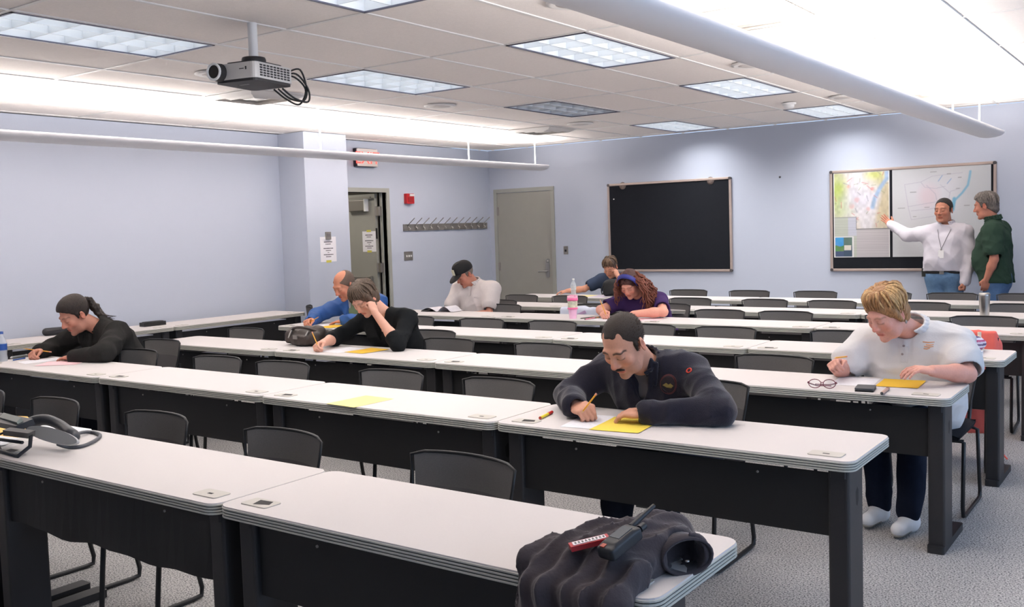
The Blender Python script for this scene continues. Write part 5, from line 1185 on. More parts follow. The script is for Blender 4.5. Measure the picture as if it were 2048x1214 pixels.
person('man in a black cap and pale striped shirt reading a magazine', dict(
    head=(-6.375, 8.03, 1.105), neck=(-6.315, 8.12, 1.005), pelvis=(-6.28, 8.22, 0.57), face=(-0.28, -0.80, -0.52), fwd=(-0.12, -1, 0), rs=(-6.515, 8.12, 0.935), ls=(-6.10, 8.15, 0.945), re=(-6.60, 8.00, 0.69), rw=(-6.47, 7.90, 0.68), rh=(-6.44, 7.86, 0.67), le=(-6.04, 8.0, 0.69), lw=(-6.2, 7.90, 0.70), lh=(-6.26, 7.86, 0.69)),
    dict(mat=M_strip_s, name='striped_shirt', sleeve='short', inf=0.018, neck='open', sl=1.35, wr=0.005, collar=(M_strip_s, 0.035, 0.078), cup=0.012), skin=(196, 132, 110), hair=cap_hat, brow=(110, 92, 80), v=0.005, g=1.0, w=1.05, belly=0.02, poses=('rest', 'rest'), palms=((0, -0.5, 0.8), (0, -0.5, 0.8)), extra=x_cap, seed=41)
seated('black mesh-back chair under the man in the black cap', -6.28, 8.27)
# ------------------------------------------------------------------ 7 woman with long red curls
M_purple = mat('purple_tee', (66, 46, 92), 0.9, bump=0.1, nscale=80, spec=0.15); m_red = hair_mat('auburn', (118, 66, 50)); m_redd = hair_mat('auburn_dark', (74, 44, 38))
def hair_curls(root, base, M4):
    s = H(0.004); s.ell((0, 0.02, 0.042), (0.086, 0.108, 0.096), None, 0.01); s.ell((0, 0.06, -0.03), (0.088, 0.07, 0.10), None, 0.04); s.half((0, -0.078, 0.062), (0, -0.86, -0.5)); s.wrinkle(0.003, 90, 5); s.box((0, -0.10, 0.13), (0.0025, 0.06, 0.04), None, 0.001, 0.0, 'sub')
    sdf_obj('hair', s, m_redd, root, 2, base, None, M4)
    r = random.Random(12); L = []
    for i in range(190):
        left = i % 5 != 0; q = 1 if left else -1; th = r.uniform(0.9, 2.2); ph = q * r.uniform(1.1, 2.6)
        p0 = scalp(th, ph, 0.012); ln = r.uniform(0.16, 0.34) if left else r.uniform(0.12, 0.24); out = r.uniform(0.02, 0.13) if left else r.uniform(0.0, 0.03)
        dn = M4[:3, :3].T @ A3(0, 0, -1); bk = M4[:3, :3].T @ A3(0, 1, 0); tgt = p0 + A3(q * (out + (0.05 if left else 0.01)), 0, 0) + dn * ln + bk * (r.uniform(-0.06, 0.07) if left else r.uniform(-0.05, 0.0)); fr_ = r.uniform(5, 8); ph0 = r.uniform(0, 6.28); am = r.uniform(0.006, 0.012); pts = []
        for t in np.linspace(0, 1, 18):
            p = p0 * (1 - t) + tgt * t + A3(q * 0.05 * math.sin(math.pi * t) * (1 if left else 0.4), 0.0, 0.02 * math.sin(math.pi * t)); pts.append(p + am * min(1, t * 4) * A3(math.cos(fr_ * 6.28 * t * 0.5 + ph0), math.sin(fr_ * 6.28 * t * 0.5 + ph0), 0))
        L.append((pts, r.uniform(0.006, 0.011)))
    lock_mesh(root, base, M4, L, m_red, 'curls')
    band = []
    for a in np.linspace(-1.75, 1.75, 25): band.append(A3(0.094 * math.sin(a), -0.052 + 0.05 * (1 - math.cos(a)) * 0.4, 0.045 + 0.098 * math.cos(a) - 0.0))
    mb = MB(); vs = []
    for p in band:
        for dy in (-0.02, 0.02): vs.append(M4[:3, :3] @ (p * A3(1.0, 1, 1) + A3(0, dy, -0.012 if dy < 0 else 0.004)) + M4[:3, 3] - base)
    mb.add(vs, [(2 * i, 2 * i + 1, 2 * i + 3, 2 * i + 2) for i in range(24)], True); o = mb.build('headband', mat('headband_blue', (44, 48, 128), 0.6), root); md = o.modifiers.new('thick', 'SOLIDIFY'); md.thickness = 0.006
person('woman in a purple shirt with long red curls and a blue headband', dict(
    head=(-4.275, 7.82, 1.03), neck=(-4.245, 7.95, 0.925), pelvis=(-4.22, 8.20, 0.57), face=(0.05, -0.80, -0.60), fwd=(0, -1, 0), rs=(-4.43, 7.96, 0.865), ls=(-4.05, 7.97, 0.875), re=(-4.545, 7.74, 0.795), rw=(-4.40, 7.54, 0.79), rh=(-4.355, 7.46, 0.785), le=(-3.88, 7.70, 0.795), lw=(-4.10, 7.55, 0.785), lh=(-4.19, 7.53, 0.775)),
    dict(mat=M_purple, name='purple_shirt', sleeve='short', inf=0.012, neck='crew', sl=1.0, wr=0.005), skin=(218, 154, 134), hair=hair_curls, brow=(96, 62, 50), v=0.005, g=0.98, w=1.05, arm=1.1, poses=('grip', 'rest'), palms=((0.6, 0, -0.8), (0, 0, -1)), seed=51, blush=1.3, trousers=(150, 156, 172))
seated('black mesh-back chair under the woman with red curls', -4.22, 8.24)
pencil('yellow pencil with a pink end held by the woman with red curls', ony(1213, 632, 7.44), ony(1200, 600, 7.44))
sheet('white form in front of the woman with red curls', -4.33, 7.45, 0.22, 0.2, 0.0, M_paper); sheet('pink form beside the left arm of the woman with red curls', -3.97, 7.56, 0.24, 0.26, 0.1, M_pinkp)
# ------------------------------------------------------------------ 8 woman in the navy tee
M_navyT = mat('navy_tee', (58, 70, 92), 0.9, spec=0.15); m_db = hair_mat('brown_streak', (74, 58, 48))
def hair_bangs(root, base, M4):
    s = H(0.004); s.ell((0, 0.02, 0.042), (0.086, 0.106, 0.094), None, 0.01); s.ell((0, 0.06, -0.02), (0.07, 0.06, 0.075), None, 0.03); s.half((0, -0.060, 0.052), (0, -0.84, -0.54), 0.002); s.wrinkle(0.003, 110, 5); sdf_obj('hair', s, m_db, root, 2, base, None, M4)
    r = random.Random(8); L = []
    for i in range(40):
        ph = r.uniform(-0.9, 0.9) if i < 22 else r.uniform(-2.6, 2.6); th1 = r.uniform(1.2, 1.45) if abs(ph) < 0.9 else r.uniform(1.6, 2.0)
        L.append(([scalp(0.15 + (th1 - 0.15) * t, ph + 0.25 * t * math.sin(i * 2.1), 0.012 + 0.008 * math.sin(math.pi * t * 0.9)) for t in np.linspace(0, 1, 8)], r.uniform(0.004, 0.008)))
    lock_mesh(root, base, M4, L, hair_mat('streak', (112, 88, 68)))
def x_navy(root, base, M4, J, X, S, F, C):
    N = J['neck']
    for a, b, l in ((0, 0, 0.05), (0.012, -0.018, 0.06), (0.005, -0.036, 0.045)): decal(J, base, root, 'shirt_print', mat('pale_shirt_print', (176, 184, 176), 0.8), N - X * (0.07 - a) - (0.17 - b) * S, -F, X, [(-l / 2, -0.006), (l / 2, -0.002), (l / 2, 0.006), (-l / 2, 0.004)], off=0.003)
person('woman in a navy tee with dark bangs leaning on her hand in the rearmost row', dict(
    head=(-5.875, 10.26, 1.07), neck=(-5.90, 10.38, 0.965), pelvis=(-5.88, 10.60, 0.57), face=(0.12, -0.80, -0.58), fwd=(0, -1, 0), rs=(-6.08, 10.39, 0.905), ls=(-5.71, 10.39, 0.905), re=(-6.24, 10.24, 0.80), rw=(-6.40, 10.09, 0.785), rh=(-6.47, 10.05, 0.775), le=(-5.56, 10.19, 0.79), lw=(-5.72, 10.17, 0.96), lh=(-5.76, 10.17, 1.05)),
    dict(mat=M_navyT, name='navy_tee', sleeve='short', inf=0.012, neck='crew', sl=1.15, wr=0.004), skin=(206, 148, 122), hair=hair_bangs, brow=(60, 46, 40), v=0.006, g=0.98, poses=('rest', 'fist'), palms=((0, 0, -1), (-0.9, 0.2, 0)), seed=61)
seated('black mesh-back chair under the woman in the navy tee', -5.88, 10.64)
# ------------------------------------------------------------------ 9, 10 two men standing at the map
M_wsh = mat('white_dress_shirt', (200, 196, 204), 0.85, noise=0.03, nscale=14, bump=0.15, bscale=25, spec=0.2); M_green = mat('dark_green_polo', (48, 68, 56), 0.9, bump=0.1, nscale=80, spec=0.15)
def x_white(root, base, M4, J, X, S, F, C):
    P, N = J['pelvis'], J['neck']; zb = 0.972
    s = SDF(P - 0.3, P + 0.3, 0.006); torso_prims(s, J, 1.08, 0.012, 0.0); s.half((0, 0, zb + 0.02), (0, 0, 1)); s.half((0, 0, zb - 0.02), (0, 0, -1)); sdf_obj('belt', s, mat('belt_leather', (28, 26, 26), 0.5), root, 1, base)
    MB().obox(A3(P[0], P[1], zb) + F * 0.142 - base, X * 0.022, A3(0, 0, 0.018), F * 0.004).build('belt_buckle', M_steel, root)
    MB().obox(A3(P[0], P[1], zb - 0.005) - X * 0.195 + F * 0.06 - base, X * 0.02, A3(0, 0, 0.045), F * 0.035).build('belt_pouch', mat('pouch_black', (26, 30, 26), 0.6), root)
    b = N - 0.25 * S; b = on_cloth(J, base, b, -F, 0.006)[0] + base
    for q in (-1, 1): MB().tube([N + X * q * 0.072 + F * 0.02 + 0.02 * S - base] + [on_cloth(J, base, N + X * q * 0.066 * (1 - t) - (0.05 + 0.19 * t) * S, -F, 0.004)[0] for t in np.linspace(0, 1, 7)], 0.003, 5).build('lanyard', mat('lanyard_grey', (120, 118, 124), 0.7), root)
    MB().obox(b - 0.045 * S - base, X * 0.028, S * 0.042, F * 0.003).build('badge', mat('badge_white', (240, 238, 236), 0.4), root)
    MB().tube([b - base + 0.012 * S, b - base - 0.006 * S], 0.008, 6).build('badge_clip', M_steel2, root)
def hair_grey(root, base, M4):
    m = hair_mat('grey_dark', (104, 96, 90)); hair_short(m, 0.012, amp=0.003, volume=0.008, back=0.008, pt=(0, -0.060, 0.070))(root, base, M4); r = random.Random(4); L = []
    for i in range(110):
        ph = r.uniform(-2.95, 2.95); th1 = r.uniform(0.85, 1.15) if abs(ph) < 1.1 else (r.uniform(1.1, 1.45) if abs(ph) < 1.7 else r.uniform(1.5, 2.1)); t0 = r.uniform(0.1, 0.5)
        L.append(([scalp(t0 + (th1 - t0) * t, ph + 0.3 * t * math.sin(i * 1.7), 0.012 + 0.010 * math.sin(math.pi * t * 0.85)) for t in np.linspace(0, 1, 7)], r.uniform(0.005, 0.009)))
    lock_mesh(root, base, M4, L[::2], m); lock_mesh(root, base, M4, L[1::2], hair_mat('grey_light', (140, 130, 122)), 'light_streaks')
person('man in a white dress shirt pointing at the map', dict(
    head=(-2.235, 11.0, 1.625), neck=(-2.215, 11.06, 1.465), pelvis=(-2.235, 11.08, 0.925), face=(-0.22, -0.97, -0.08), fwd=(-0.12, -1, 0), rs=(-2.415, 11.06, 1.385), ls=(-2.03, 11.04, 1.385), re=(-2.63, 11.17, 1.365), rw=(-2.84, 11.32, 1.475), rh=(-2.91, 11.36, 1.535), le=(-1.985, 11.02, 1.10), lw=(-2.02, 10.95, 0.87), lh=(-2.025, 10.93, 0.79)),
    dict(mat=M_wsh, name='dress_shirt', sleeve='long', inf=0.020, neck='crew', sl=1.22, wr=0.006, collar=(M_wsh, 0.035, 0.074), cup=0.012, low=0.0, hem=0.985), skin=(184, 124, 100), hair=hair_short(hair_mat('black_crop', (36, 29, 26), (150, 150, 150)), 0.004, pt=(0, -0.060, 0.086), stub=(1400, 0.007, hair_mat('crop_light2', (58, 48, 42)))), brow=(36, 28, 26), v=0.005, g=1.02, w=1.08, belly=0.015, poses=('flat', 'fist'), palms=((0.2, -0.9, -0.2), (-1, 0, 0)), legs='standing', trousers=(98, 128, 160), extra=x_white, seed=71)
person('grey-haired man in a dark green polo looking at the map', dict(
    head=(-1.815, 10.9, 1.655), neck=(-1.745, 10.92, 1.50), pelvis=(-1.715, 10.93, 0.90), face=(-0.95, 0.10, -0.20), fwd=(-0.98, 0.12, 0), rs=(-1.71, 11.12, 1.40), ls=(-1.72, 10.73, 1.39), re=(-1.70, 11.17, 1.12), rw=(-1.80, 11.10, 0.92), rh=(-1.84, 11.08, 0.86), le=(-1.695, 10.665, 1.115), lw=(-1.775, 10.715, 0.905), lh=(-1.795, 10.745, 0.82)),
    dict(mat=M_green, name='green_polo', sleeve='short', inf=0.022, neck='crew', sl=1.35, wr=0.006, collar=(M_green, 0.035, 0.078), cup=0.012, low=0.05, hem=0.865), skin=(192, 128, 106), hair=hair_grey, brow=(80, 72, 66), v=0.005, g=1.04, w=1.08, belly=0.035, arm=1.1, poses=('rest', 'rest'), palms=((0, 0, -1), (0, 1, 0)), legs='standing', trousers=(88, 118, 158), seed=81)
# ------------------------------------------------------------------ things on the tables
sheet('pale yellow form lying alone on the second row', -3.40, 3.415, 0.205, 0.265, -0.06, M_pale)
a, b = onz(1080, 836, TH + 0.008), onz(1104, 824, TH + 0.008); d = (b - a)
t = thing('highlighter', 'yellow and red marker lying on the second row', 'marker', a)
MB().cyl(d * 0.02, d * 0.66, 0.0065, n=10).build('barrel', mat('marker_yellow', (236, 214, 60), 0.4), t); MB().cyl(d * 0.66, d, 0.0072, n=10).build('cap', mat('marker_red', (214, 52, 48), 0.4), t); MB().cyl((0, 0, 0), d * 0.02, 0.0068, n=10).build('end_plug', mat('marker_orange', (190, 70, 50), 0.4), t)

# desk phone seen from behind
M_ph = mat('phone_grey', (70, 72, 78), 0.45); M_ph2 = mat('phone_rear', (150, 152, 152), 0.4); M_ph3 = mat('phone_dark', (48, 50, 56), 0.45)
pb = onz(55, 895, TH); PH = thing('desk_phone', 'grey desk phone with a curved handset on the front row', 'phone', (pb[0], pb[1], TH))
L = lambda px, py, z: onz(px, py, TH + z) - A3(pb[0], pb[1], TH)
fr = [L(36, 912, 0.008), L(2, 902, 0.008), L(-45, 893, 0.008), L(-10, 872, 0.05), L(28, 858, 0.09), L(62, 868, 0.085)]
MB().tube([fr[2], fr[1], fr[0], L(60, 893, 0.03), fr[5]], 0.008, 8).tube([L(45, 885, 0.035), L(8, 880, 0.035), L(-20, 876, 0.035)], 0.007, 6).tube([fr[1], fr[3], fr[4]], 0.006, 6).build('stand_frame', M_ph3, PH)
MB().obox(L(38, 866, 0.085), (L(62, 866, 0.085) - L(12, 860, 0.085)) / 2, (L(40, 860, 0.11) - L(40, 872, 0.06)) * 0.45, A3(0.005, 0.012, 0.004)).build('stand_top', M_ph3, PH)
ax = (L(152, 884, 0.045) - L(53, 858, 0.075)) / 2; cn = (L(152, 884, 0.045) + L(53, 858, 0.075)) / 2 + unit(CAM - A3(pb[0], pb[1], TH)) * 0.07; ay = A3(0, 0, 1) * 0.025 + unit(np.cross(A3(0, 0, 1), ax)) * 0.012
nn = unit(np.cross(ax, ay)); ring = [cn + ax * math.cos(t_) + ay * math.sin(t_) for t_ in np.linspace(0, 2 * math.pi, 32, endpoint=False)]
if nn @ (CAM - (cn + A3(pb[0], pb[1], TH))) < 0: nn = -nn
mb = MB(); back = [p - nn * 0.014 for p in ring]; mb.add(ring, [tuple(range(32))]); mb.add(ring + back, [(i, 32 + i, 32 + (i + 1) % 32, (i + 1) % 32) for i in range(32)], True); mb.add(back, [tuple(range(32))[::-1]]); mb.build('rear_shell', M_ph2, PH)
s = SDF(np.minimum(L(40, 830, 0.1), L(150, 890, 0.0)) - 0.3, np.maximum(L(40, 830, 0.1), L(150, 890, 0.0)) + 0.3, 0.005)
HS = bez([L(60, 850, 0.085), L(72, 842, 0.10), L(95, 840, 0.105), L(120, 850, 0.09), L(140, 866, 0.07), L(148, 874, 0.055)], 6)
for i in range(len(HS) - 1): s.cone(HS[i], HS[i + 1], 0.018 + 0.006 * abs(i / len(HS) - 0.5), None, 0.01)
sdf_obj('handset', s, M_ph3, PH, 2)
MB().tube(bez([L(148, 874, 0.04), L(160, 866, 0.02), L(182, 864, 0.008), L(200, 870, 0.008), L(192, 880, 0.008), L(165, 892, 0.008), L(135, 894, 0.01), L(115, 888, 0.03)], 8), 0.0075, 8).build('cord', M_ph, PH)
MB().obox(L(15, 843, 0.10), (L(40, 848, 0.1) - L(-30, 834, 0.1)) / 2, A3(0.01, 0.03, 0.01), A3(0, -0.004, 0.012)).build('face_panel', M_ph3, PH)
MB().obox(L(22, 838, 0.115), (L(40, 846, 0.11) - L(5, 836, 0.11)) / 2, A3(0.0, 0.01, 0.008), A3(0, -0.004, 0.008)).build('screen_housing', mat('phone_pale', (128, 134, 128), 0.4), PH)
def px_sheet(label, pts, m, layer=0, cat='paper'):
    c = [onz(x, y, OBJ_Z + 0.0012 * layer) for x, y in pts]; o = c[0]; mb = MB(); n = len(c)
    mb.add([p - o + A3(0, 0, 0.0006) for p in c], [tuple(range(n))]); mb.add([p - o for p in c], [tuple(range(n))[::-1]]); ob = mb.build('paper_sheet', m); ob.location = tuple(o); return tag(ob, label, cat)
px_sheet('white papers behind the desk phone', [(60, 862), (190, 868), (182, 858), (95, 846)], M_paper)
px_sheet('orange and yellow flyer behind the desk phone', [(-60, 875), (30, 880), (70, 852), (55, 833), (-50, 828)], mat('flyer_orange', (244, 190, 96), 0.6, noise=0.25, nscale=14), 1, 'flyer')
px_sheet('white sheet beneath the desk phone at the left edge', [(-60, 905), (10, 890), (40, 876), (-40, 868)], M_paper, 2)

# dark jacket thrown over the right end of the front row, with a radio on it
M_jk = mat('dark_jacket_cloth', (66, 60, 64), 0.9, noise=0.08, nscale=20, bump=0.15, bscale=120, spec=0.15, sheen=0.2)
J0 = A3(-1.16, 2.07, TH); t = thing('jacket', 'dark grey jacket thrown over the right end of the front row', 'jacket', J0)
s = SDF((-1.56, 1.68, 0.36), (-0.86, 2.52, 0.96), 0.006); q = lambda px, py, h: onz(px, py, TH + h)
for A_, B_, r1, r2 in ((q(1065, 1122, 0.03), q(1200, 1085, 0.045), 0.035, 0.05), (q(1150, 1125, 0.03), q(1290, 1085, 0.05), 0.05, 0.05), (q(1200, 1130, 0.03), q(1330, 1075, 0.05), 0.05, 0.055), (q(1240, 1125, 0.03), q(1350, 1075, 0.045), 0.05, 0.05), (q(1170, 1100, 0.03), q(1310, 1065, 0.05), 0.045, 0.05), (q(1300, 1110, 0.035), q(1380, 1105, 0.04), 0.035, 0.045)):
    s.cone(A_, B_, r1, r2, 0.03)
fy = RY[0] - 0.035
for i, (px, zb) in enumerate(((1062, 0.40), (1100, 0.38), (1140, 0.38), (1180, 0.38), (1215, 0.38), (1245, 0.44))):
    A_ = q(px + 12, 1150 - 3 * (i % 2), 0.03); A_[1] = max(A_[1], RY[0] + 0.05); B_ = A3(A_[0] - 0.012 * (3 - i), fy - 0.012 * (i % 2), TH - 0.01); C_ = A3(B_[0] - 0.015 + 0.008 * i, fy - 0.015, zb)
    s.cone(q(px + 60, 1112, 0.035), A_, 0.045, 0.036, 0.025); s.cone(A_, B_, 0.034, 0.030, 0.025); s.cone(B_, C_, 0.031 + 0.004 * (i % 2), 0.034, 0.022)
s.folds(0.016, 60, (0.93, -0.30, 0.1), 0.9, 6, 1.2); s.folds(0.006, 130, (0.8, -0.5, 0.2), 1.2, 9)
c0 = q(1372, 1112, 0.04); ax_ = unit((0.80, -0.60, 0.05)); s.cone(c0 - ax_ * 0.03, c0 + ax_ * 0.15, 0.045, 0.05, 0.01, 'sub'); sdf_obj('cloth', s, M_jk, t, 4, J0)
# the open collar facing right
ro = MB(); k = 24; u_ = unit(np.cross(ax_, (0, 0, 1))); w_ = np.cross(u_, ax_)
o1 = [c0 + ax_ * 0.012 + u_ * 0.062 * math.cos(a) + w_ * 0.040 * math.sin(a) - J0 for a in np.linspace(0, 2 * math.pi, k, endpoint=False)]; o2 = [p - ax_ * 0.09 for p in o1]
ro.add(o1 + o2, [(i, k + i, k + (i + 1) % k, (i + 1) % k) for i in range(k)], True); o = ro.build('sleeve_opening', M_jk, t); o.modifiers.new('thick', 'SOLIDIFY').thickness = 0.006
tt = MB().lathe([(0.006, 0), (0.006, 0.003), (0, 0.004)], n=10).build('snap_button', M_steel, t, c0 + ax_ * 0.004 - w_ * 0.012 - J0)
# radio
r0 = q(1240, 1085, 0.105); dirx = unit(q(1300, 1035, 0.14) - q(1222, 1098, 0.10)); up_ = unit(A3(0, 0, 1) - dirx * dirx[2]); sd_ = np.cross(up_, dirx)
RD = thing('two_way_radio', 'black two-way radio with antenna lying on the dark jacket', 'radio', r0); M_rd = mat('radio_black', (34, 37, 42), 0.5)
Rm = np.stack([dirx, sd_, up_], 1); s = SDF((-0.12, -0.08, -0.06), (0.16, 0.08, 0.06), 0.004); s.box((0, 0, 0), (0.056, 0.025, 0.016), None, 0.007); s.box((0.0, 0, 0.015), (0.036, 0.018, 0.005), None, 0.004); M4 = np.eye(4); M4[:3, :3] = Rm
sdf_obj('body', s, M_rd, RD, 1, None, None, M4)
MB().cyl(Rm @ A3(0.06, 0.015, 0.004), Rm @ A3(0.155, 0.017, 0.008), 0.0075, 0.0055, 10).build('antenna', M_rd, RD); MB().cyl(Rm @ A3(0.06, -0.012, 0.004), Rm @ A3(0.078, -0.012, 0.004), 0.009, n=12).build('knob', M_rd, RD)
MB().obox(Rm @ A3(0.01, 0.0, 0.0205), dirx * 0.025, sd_ * 0.014, up_ * 0.0015).build('keypad', mat('radio_grey', (62, 70, 78), 0.4), RD); MB().obox(Rm @ A3(-0.044, 0.008, 0.0165), dirx * 0.008, sd_ * 0.006, up_ * 0.0015).build('side_key', mat('radio_orange', (180, 80, 60), 0.5), RD)
# red tag
ta, tb = q(1140, 1095, 0.085), q(1218, 1076, 0.10); dx = (tb - ta) / 2; ux = unit(dx); uy = unit(np.cross(A3(0, 0, 1), ux)); uz = np.cross(ux, uy); tc_ = (ta + tb) / 2
KT = thing('key_tag', 'red tag with a white lettered strip lying on the dark jacket', 'tag', tc_)
MB().obox((0, 0, 0), dx, uy * 0.016, uz * 0.006).build('red_holder', mat('tag_red', (186, 46, 54), 0.35), KT); MB().obox(uz * 0.0066, dx * 0.84, uy * 0.011, uz * 0.0008).build('white_strip', mat('tag_white', (232, 226, 232), 0.5), KT)
for k in range(9):
    e = -0.72 + 0.18 * k; mb = MB(); sl = 0.002 * (1 if k % 2 else -1)
    mb.obox(uz * 0.0076 + dx * e, ux * 0.0008 + uy * sl, uy * 0.006, uz * 0.0003); mb.obox(uz * 0.0076 + dx * (e + 0.05), ux * 0.0008 - uy * sl, uy * 0.006, uz * 0.0003)
    if k % 3 != 1: mb.obox(uz * 0.0076 + dx * (e + 0.025) + uy * 0.003 * (k % 2), ux * 0.002, uy * 0.0008, uz * 0.0003)
    mb.build('letter', mat('ink_green', (58, 70, 66), 0.7), KT)

# third row: shoulder bag
bx = onz(612, 690); t = thing('shoulder_bag', 'dark brown leather shoulder bag on the third row', 'bag', (bx[0], bx[1], TH)); M_bag = mat('bag_leather', (56, 46, 42), 0.5, noise=0.15, nscale=14, bump=0.3, bscale=40)
s = SDF((-0.28, -0.16, -0.02), (0.28, 0.2, 0.20), 0.006); s.box((0, 0.02, 0.06), (0.19, 0.085, 0.056), None, 0.04, 0.02); s.cone((-0.15, 0.02, 0.10), (0.15, 0.02, 0.115), 0.04, 0.035, 0.03); s.box((0.02, -0.07, 0.05), (0.09, 0.03, 0.04), None, 0.02, 0.02); s.wrinkle(0.006, 36, 4); s.half((0, 0, 0.002), (0, 0, -1)); sdf_obj('bag_body', s, M_bag, t, 2)
MB().tube(bez([(-0.16, 0.0, 0.10), (-0.06, -0.05, 0.135), (0.05, -0.055, 0.14), (0.15, -0.01, 0.11)], 8), 0.010, 8).build('strap', M_bag, t); MB().obox((0.0, -0.105, 0.07), (0.022, 0, 0), (0, 0.004, 0), (0, 0, 0.014)).build('buckle', M_steel2, t)
for x in (-0.09, 0.09): MB().tube([(x, -0.055, 0.115), (x, -0.075, 0.09), (x, -0.09, 0.06)], 0.007, 6).build('clasp', M_steel2, t)
# wall tables: pouch and power brick
p = onz(92, 662); p[0] = max(p[0], XL + 0.14); p = A3(-8.50, 4.72, TH); t = thing('zip_pouch', 'black zip pouch on the wall table near the left edge', 'pouch', p); s = SDF((-0.2, -0.2, -0.02), (0.2, 0.2, 0.12), 0.005); s.cone((-0.01, -0.11, 0.036), (0.01, 0.11, 0.036), 0.036, 0.034, 0.02); s.half((0, 0, 0.002), (0, 0, -1)); sdf_obj('pouch_body', s, mat('pouch_nylon', (40, 41, 46), 0.6), t, 2)
MB().tube([(0.034, -0.12, 0.045), (0.037, 0, 0.05), (0.034, 0.12, 0.045)], 0.003, 6).build('zip', M_black, t); MB().tube(bez([(0.01, 0.145, 0.04), (0.02, 0.18, 0.02), (0.03, 0.2, 0.006)], 5), 0.004, 6).build('loop', M_black, t)
p = A3(-8.36, 5.60, TH); t = thing('flat_box', 'flat black box on the wall table', 'box', p); MB().rbox(-0.05, 0.05, -0.12, 0.12, 0, 0.038, 0.012).build('case', M_black, t); MB().rbox(-0.035, 0.035, -0.10, 0.10, 0.038, 0.044, 0.01).build('lid', M_pjblack, t)
# bottles and cups
M_clear = mat('clear_plastic', (225, 232, 238), 0.08, alpha=0.45); M_lab = mat('blue_label', (40, 84, 160), 0.4)
def bottle(label, x, y, lab, cap):
    t = thing('water_bottle', label, 'bottle', (x, y, TH)); MB().lathe([(0.030, 0.002), (0.033, 0.02), (0.030, 0.05), (0.033, 0.08), (0.033, 0.13), (0.028, 0.155), (0.014, 0.185), (0.013, 0.20)], n=20).build('bottle_body', M_clear, t); MB().lathe([(0.0335, 0.082), (0.0335, 0.128)], n=20).build('label_band', lab, t); MB().lathe([(0.0145, 0.198), (0.0145, 0.216), (0, 0.2165)], n=16).build('cap', cap, t)
bottle('clear water bottle with a blue label at the left edge of the second row', -7.0, 3.46, M_lab, M_lab)
bottle('clear water bottle on the rearmost row', -6.16, 9.86, mat('pale_label', (214, 218, 222), 0.4), M_white)
rod('pen', 'blue pen lying beside the man with the ponytail', 'pen', onz(22, 721, TH + 0.006), onz(50, 716, TH + 0.006), 0.005, M_lab, M_white, M_lab); rod('glasses_case', 'grey glasses case lying behind the blue pen', 'case', onz(20, 716, TH + 0.011), onz(54, 711, TH + 0.011), 0.011, mat('case_grey', (110, 116, 118), 0.5), M_steel, M_steel2)
c = onz(1146, 637); t = thing('tumbler', 'tall pink tumbler with a printed band on the fifth row', 'tumbler', (c[0], c[1], TH)); M_pk = mat('tumbler_pink', (240, 110, 160), 0.3); M_pkl = mat('tumbler_pale_pink', (244, 176, 200), 0.3)
MB().lathe([(0.032, 0), (0.040, 0.085), (0.040, 0.09)]).build('lower_cup', mat('tumbler_clear_pink', (236, 186, 214), 0.25), t); MB().lathe([(0.046, 0.086), (0.048, 0.092), (0.046, 0.102), (0.043, 0.102)]).build('joint_ring', M_pk, t)
MB().lathe([(0.043, 0.102), (0.046, 0.165)]).build('printed_band', mat('tumbler_print', (206, 204, 180), 0.4, noise=0.5, nscale=28), t); MB().lathe([(0.047, 0.163), (0.050, 0.168), (0.050, 0.188), (0.044, 0.19)]).build('lid_ring', M_pk, t); MB().lathe([(0.048, 0.19), (0.048, 0.208), (0.0, 0.21)]).build('lid', M_pkl, t)
MB().obox((0.02, -0.02, 0.213), (0.028, 0, 0), (0, 0.014, 0), (0, 0, 0.006)).build('spout', M_pkl, t)
for (x0, y0, x1, y1, col, nm) in ((1160, 637, 1188, 634, (66, 54, 48), 'dark'), (1168, 639, 1192, 635, (226, 130, 160), 'pink'), (1176, 637, 1200, 634, (222, 168, 90), 'orange')):
    rod('pen', 'short %s pen beside the pink tumbler' % nm, 'pen', onz(x0, y0, TH + 0.006), onz(x1, y1, TH + 0.006), 0.005, mat('pen_' + nm, col, 0.4), M_black, M_steel2)
c = onz(1969, 632); t = thing('travel_mug', 'brushed steel travel mug on the sixth row', 'mug', (c[0], c[1], TH)); MB().lathe([(0.033, 0), (0.038, 0.06), (0.043, 0.17)], n=28).build('mug_body', mat('mug_steel', (188, 186, 182), 0.28, 1.0), t); MB().lathe([(0.0445, 0.168), (0.0445, 0.182), (0.036, 0.19), (0, 0.19)], n=28).build('lid', M_steel, t); MB().tube([(0.0405 * math.cos(a), 0.0405 * math.sin(a), 0.135) for a in np.linspace(0, 6.28, 24, endpoint=False)], 0.0012, 5, closed=True).build('groove', M_black, t)
# eyeglasses
g0 = onz(1645, 775); t = thing('eyeglasses', 'red-framed eyeglasses lying on the third row', 'eyeglasses', (g0[0], g0[1], TH), 0.25); M_gl = mat('glasses_frame', (112, 46, 62), 0.35); M_gls = mat('spectacle_lens', (240, 244, 250), 0.02, alpha=0.12)
for q_ in (-1, 1):
    o_ = [(q_ * 0.034 + 0.029 * math.cos(a), -0.03 + 0.004 * math.sin(a), 0.024 + 0.021 * math.sin(a)) for a in np.linspace(0, 2 * math.pi, 20, endpoint=False)]; MB().tube(o_, 0.0022, 6, closed=True).build('rim', M_gl, t); MB().add(o_, [tuple(range(20))]).build('lens', M_gls, t)
    MB().tube([(q_ * 0.064, -0.03, 0.03), (q_ * 0.068, -0.02, 0.026), (q_ * 0.03, 0.05 + 0.02 * q_, 0.004), (-q_ * 0.04, 0.06 + 0.02 * q_, 0.003)], [0.005, 0.004, 0.0025, 0.0025], 6).build('temple', M_gl, t)
MB().tube([(-0.006, -0.031, 0.028), (0, -0.033, 0.032), (0.006, -0.031, 0.028)], 0.0022, 6).build('bridge', M_gl, t)
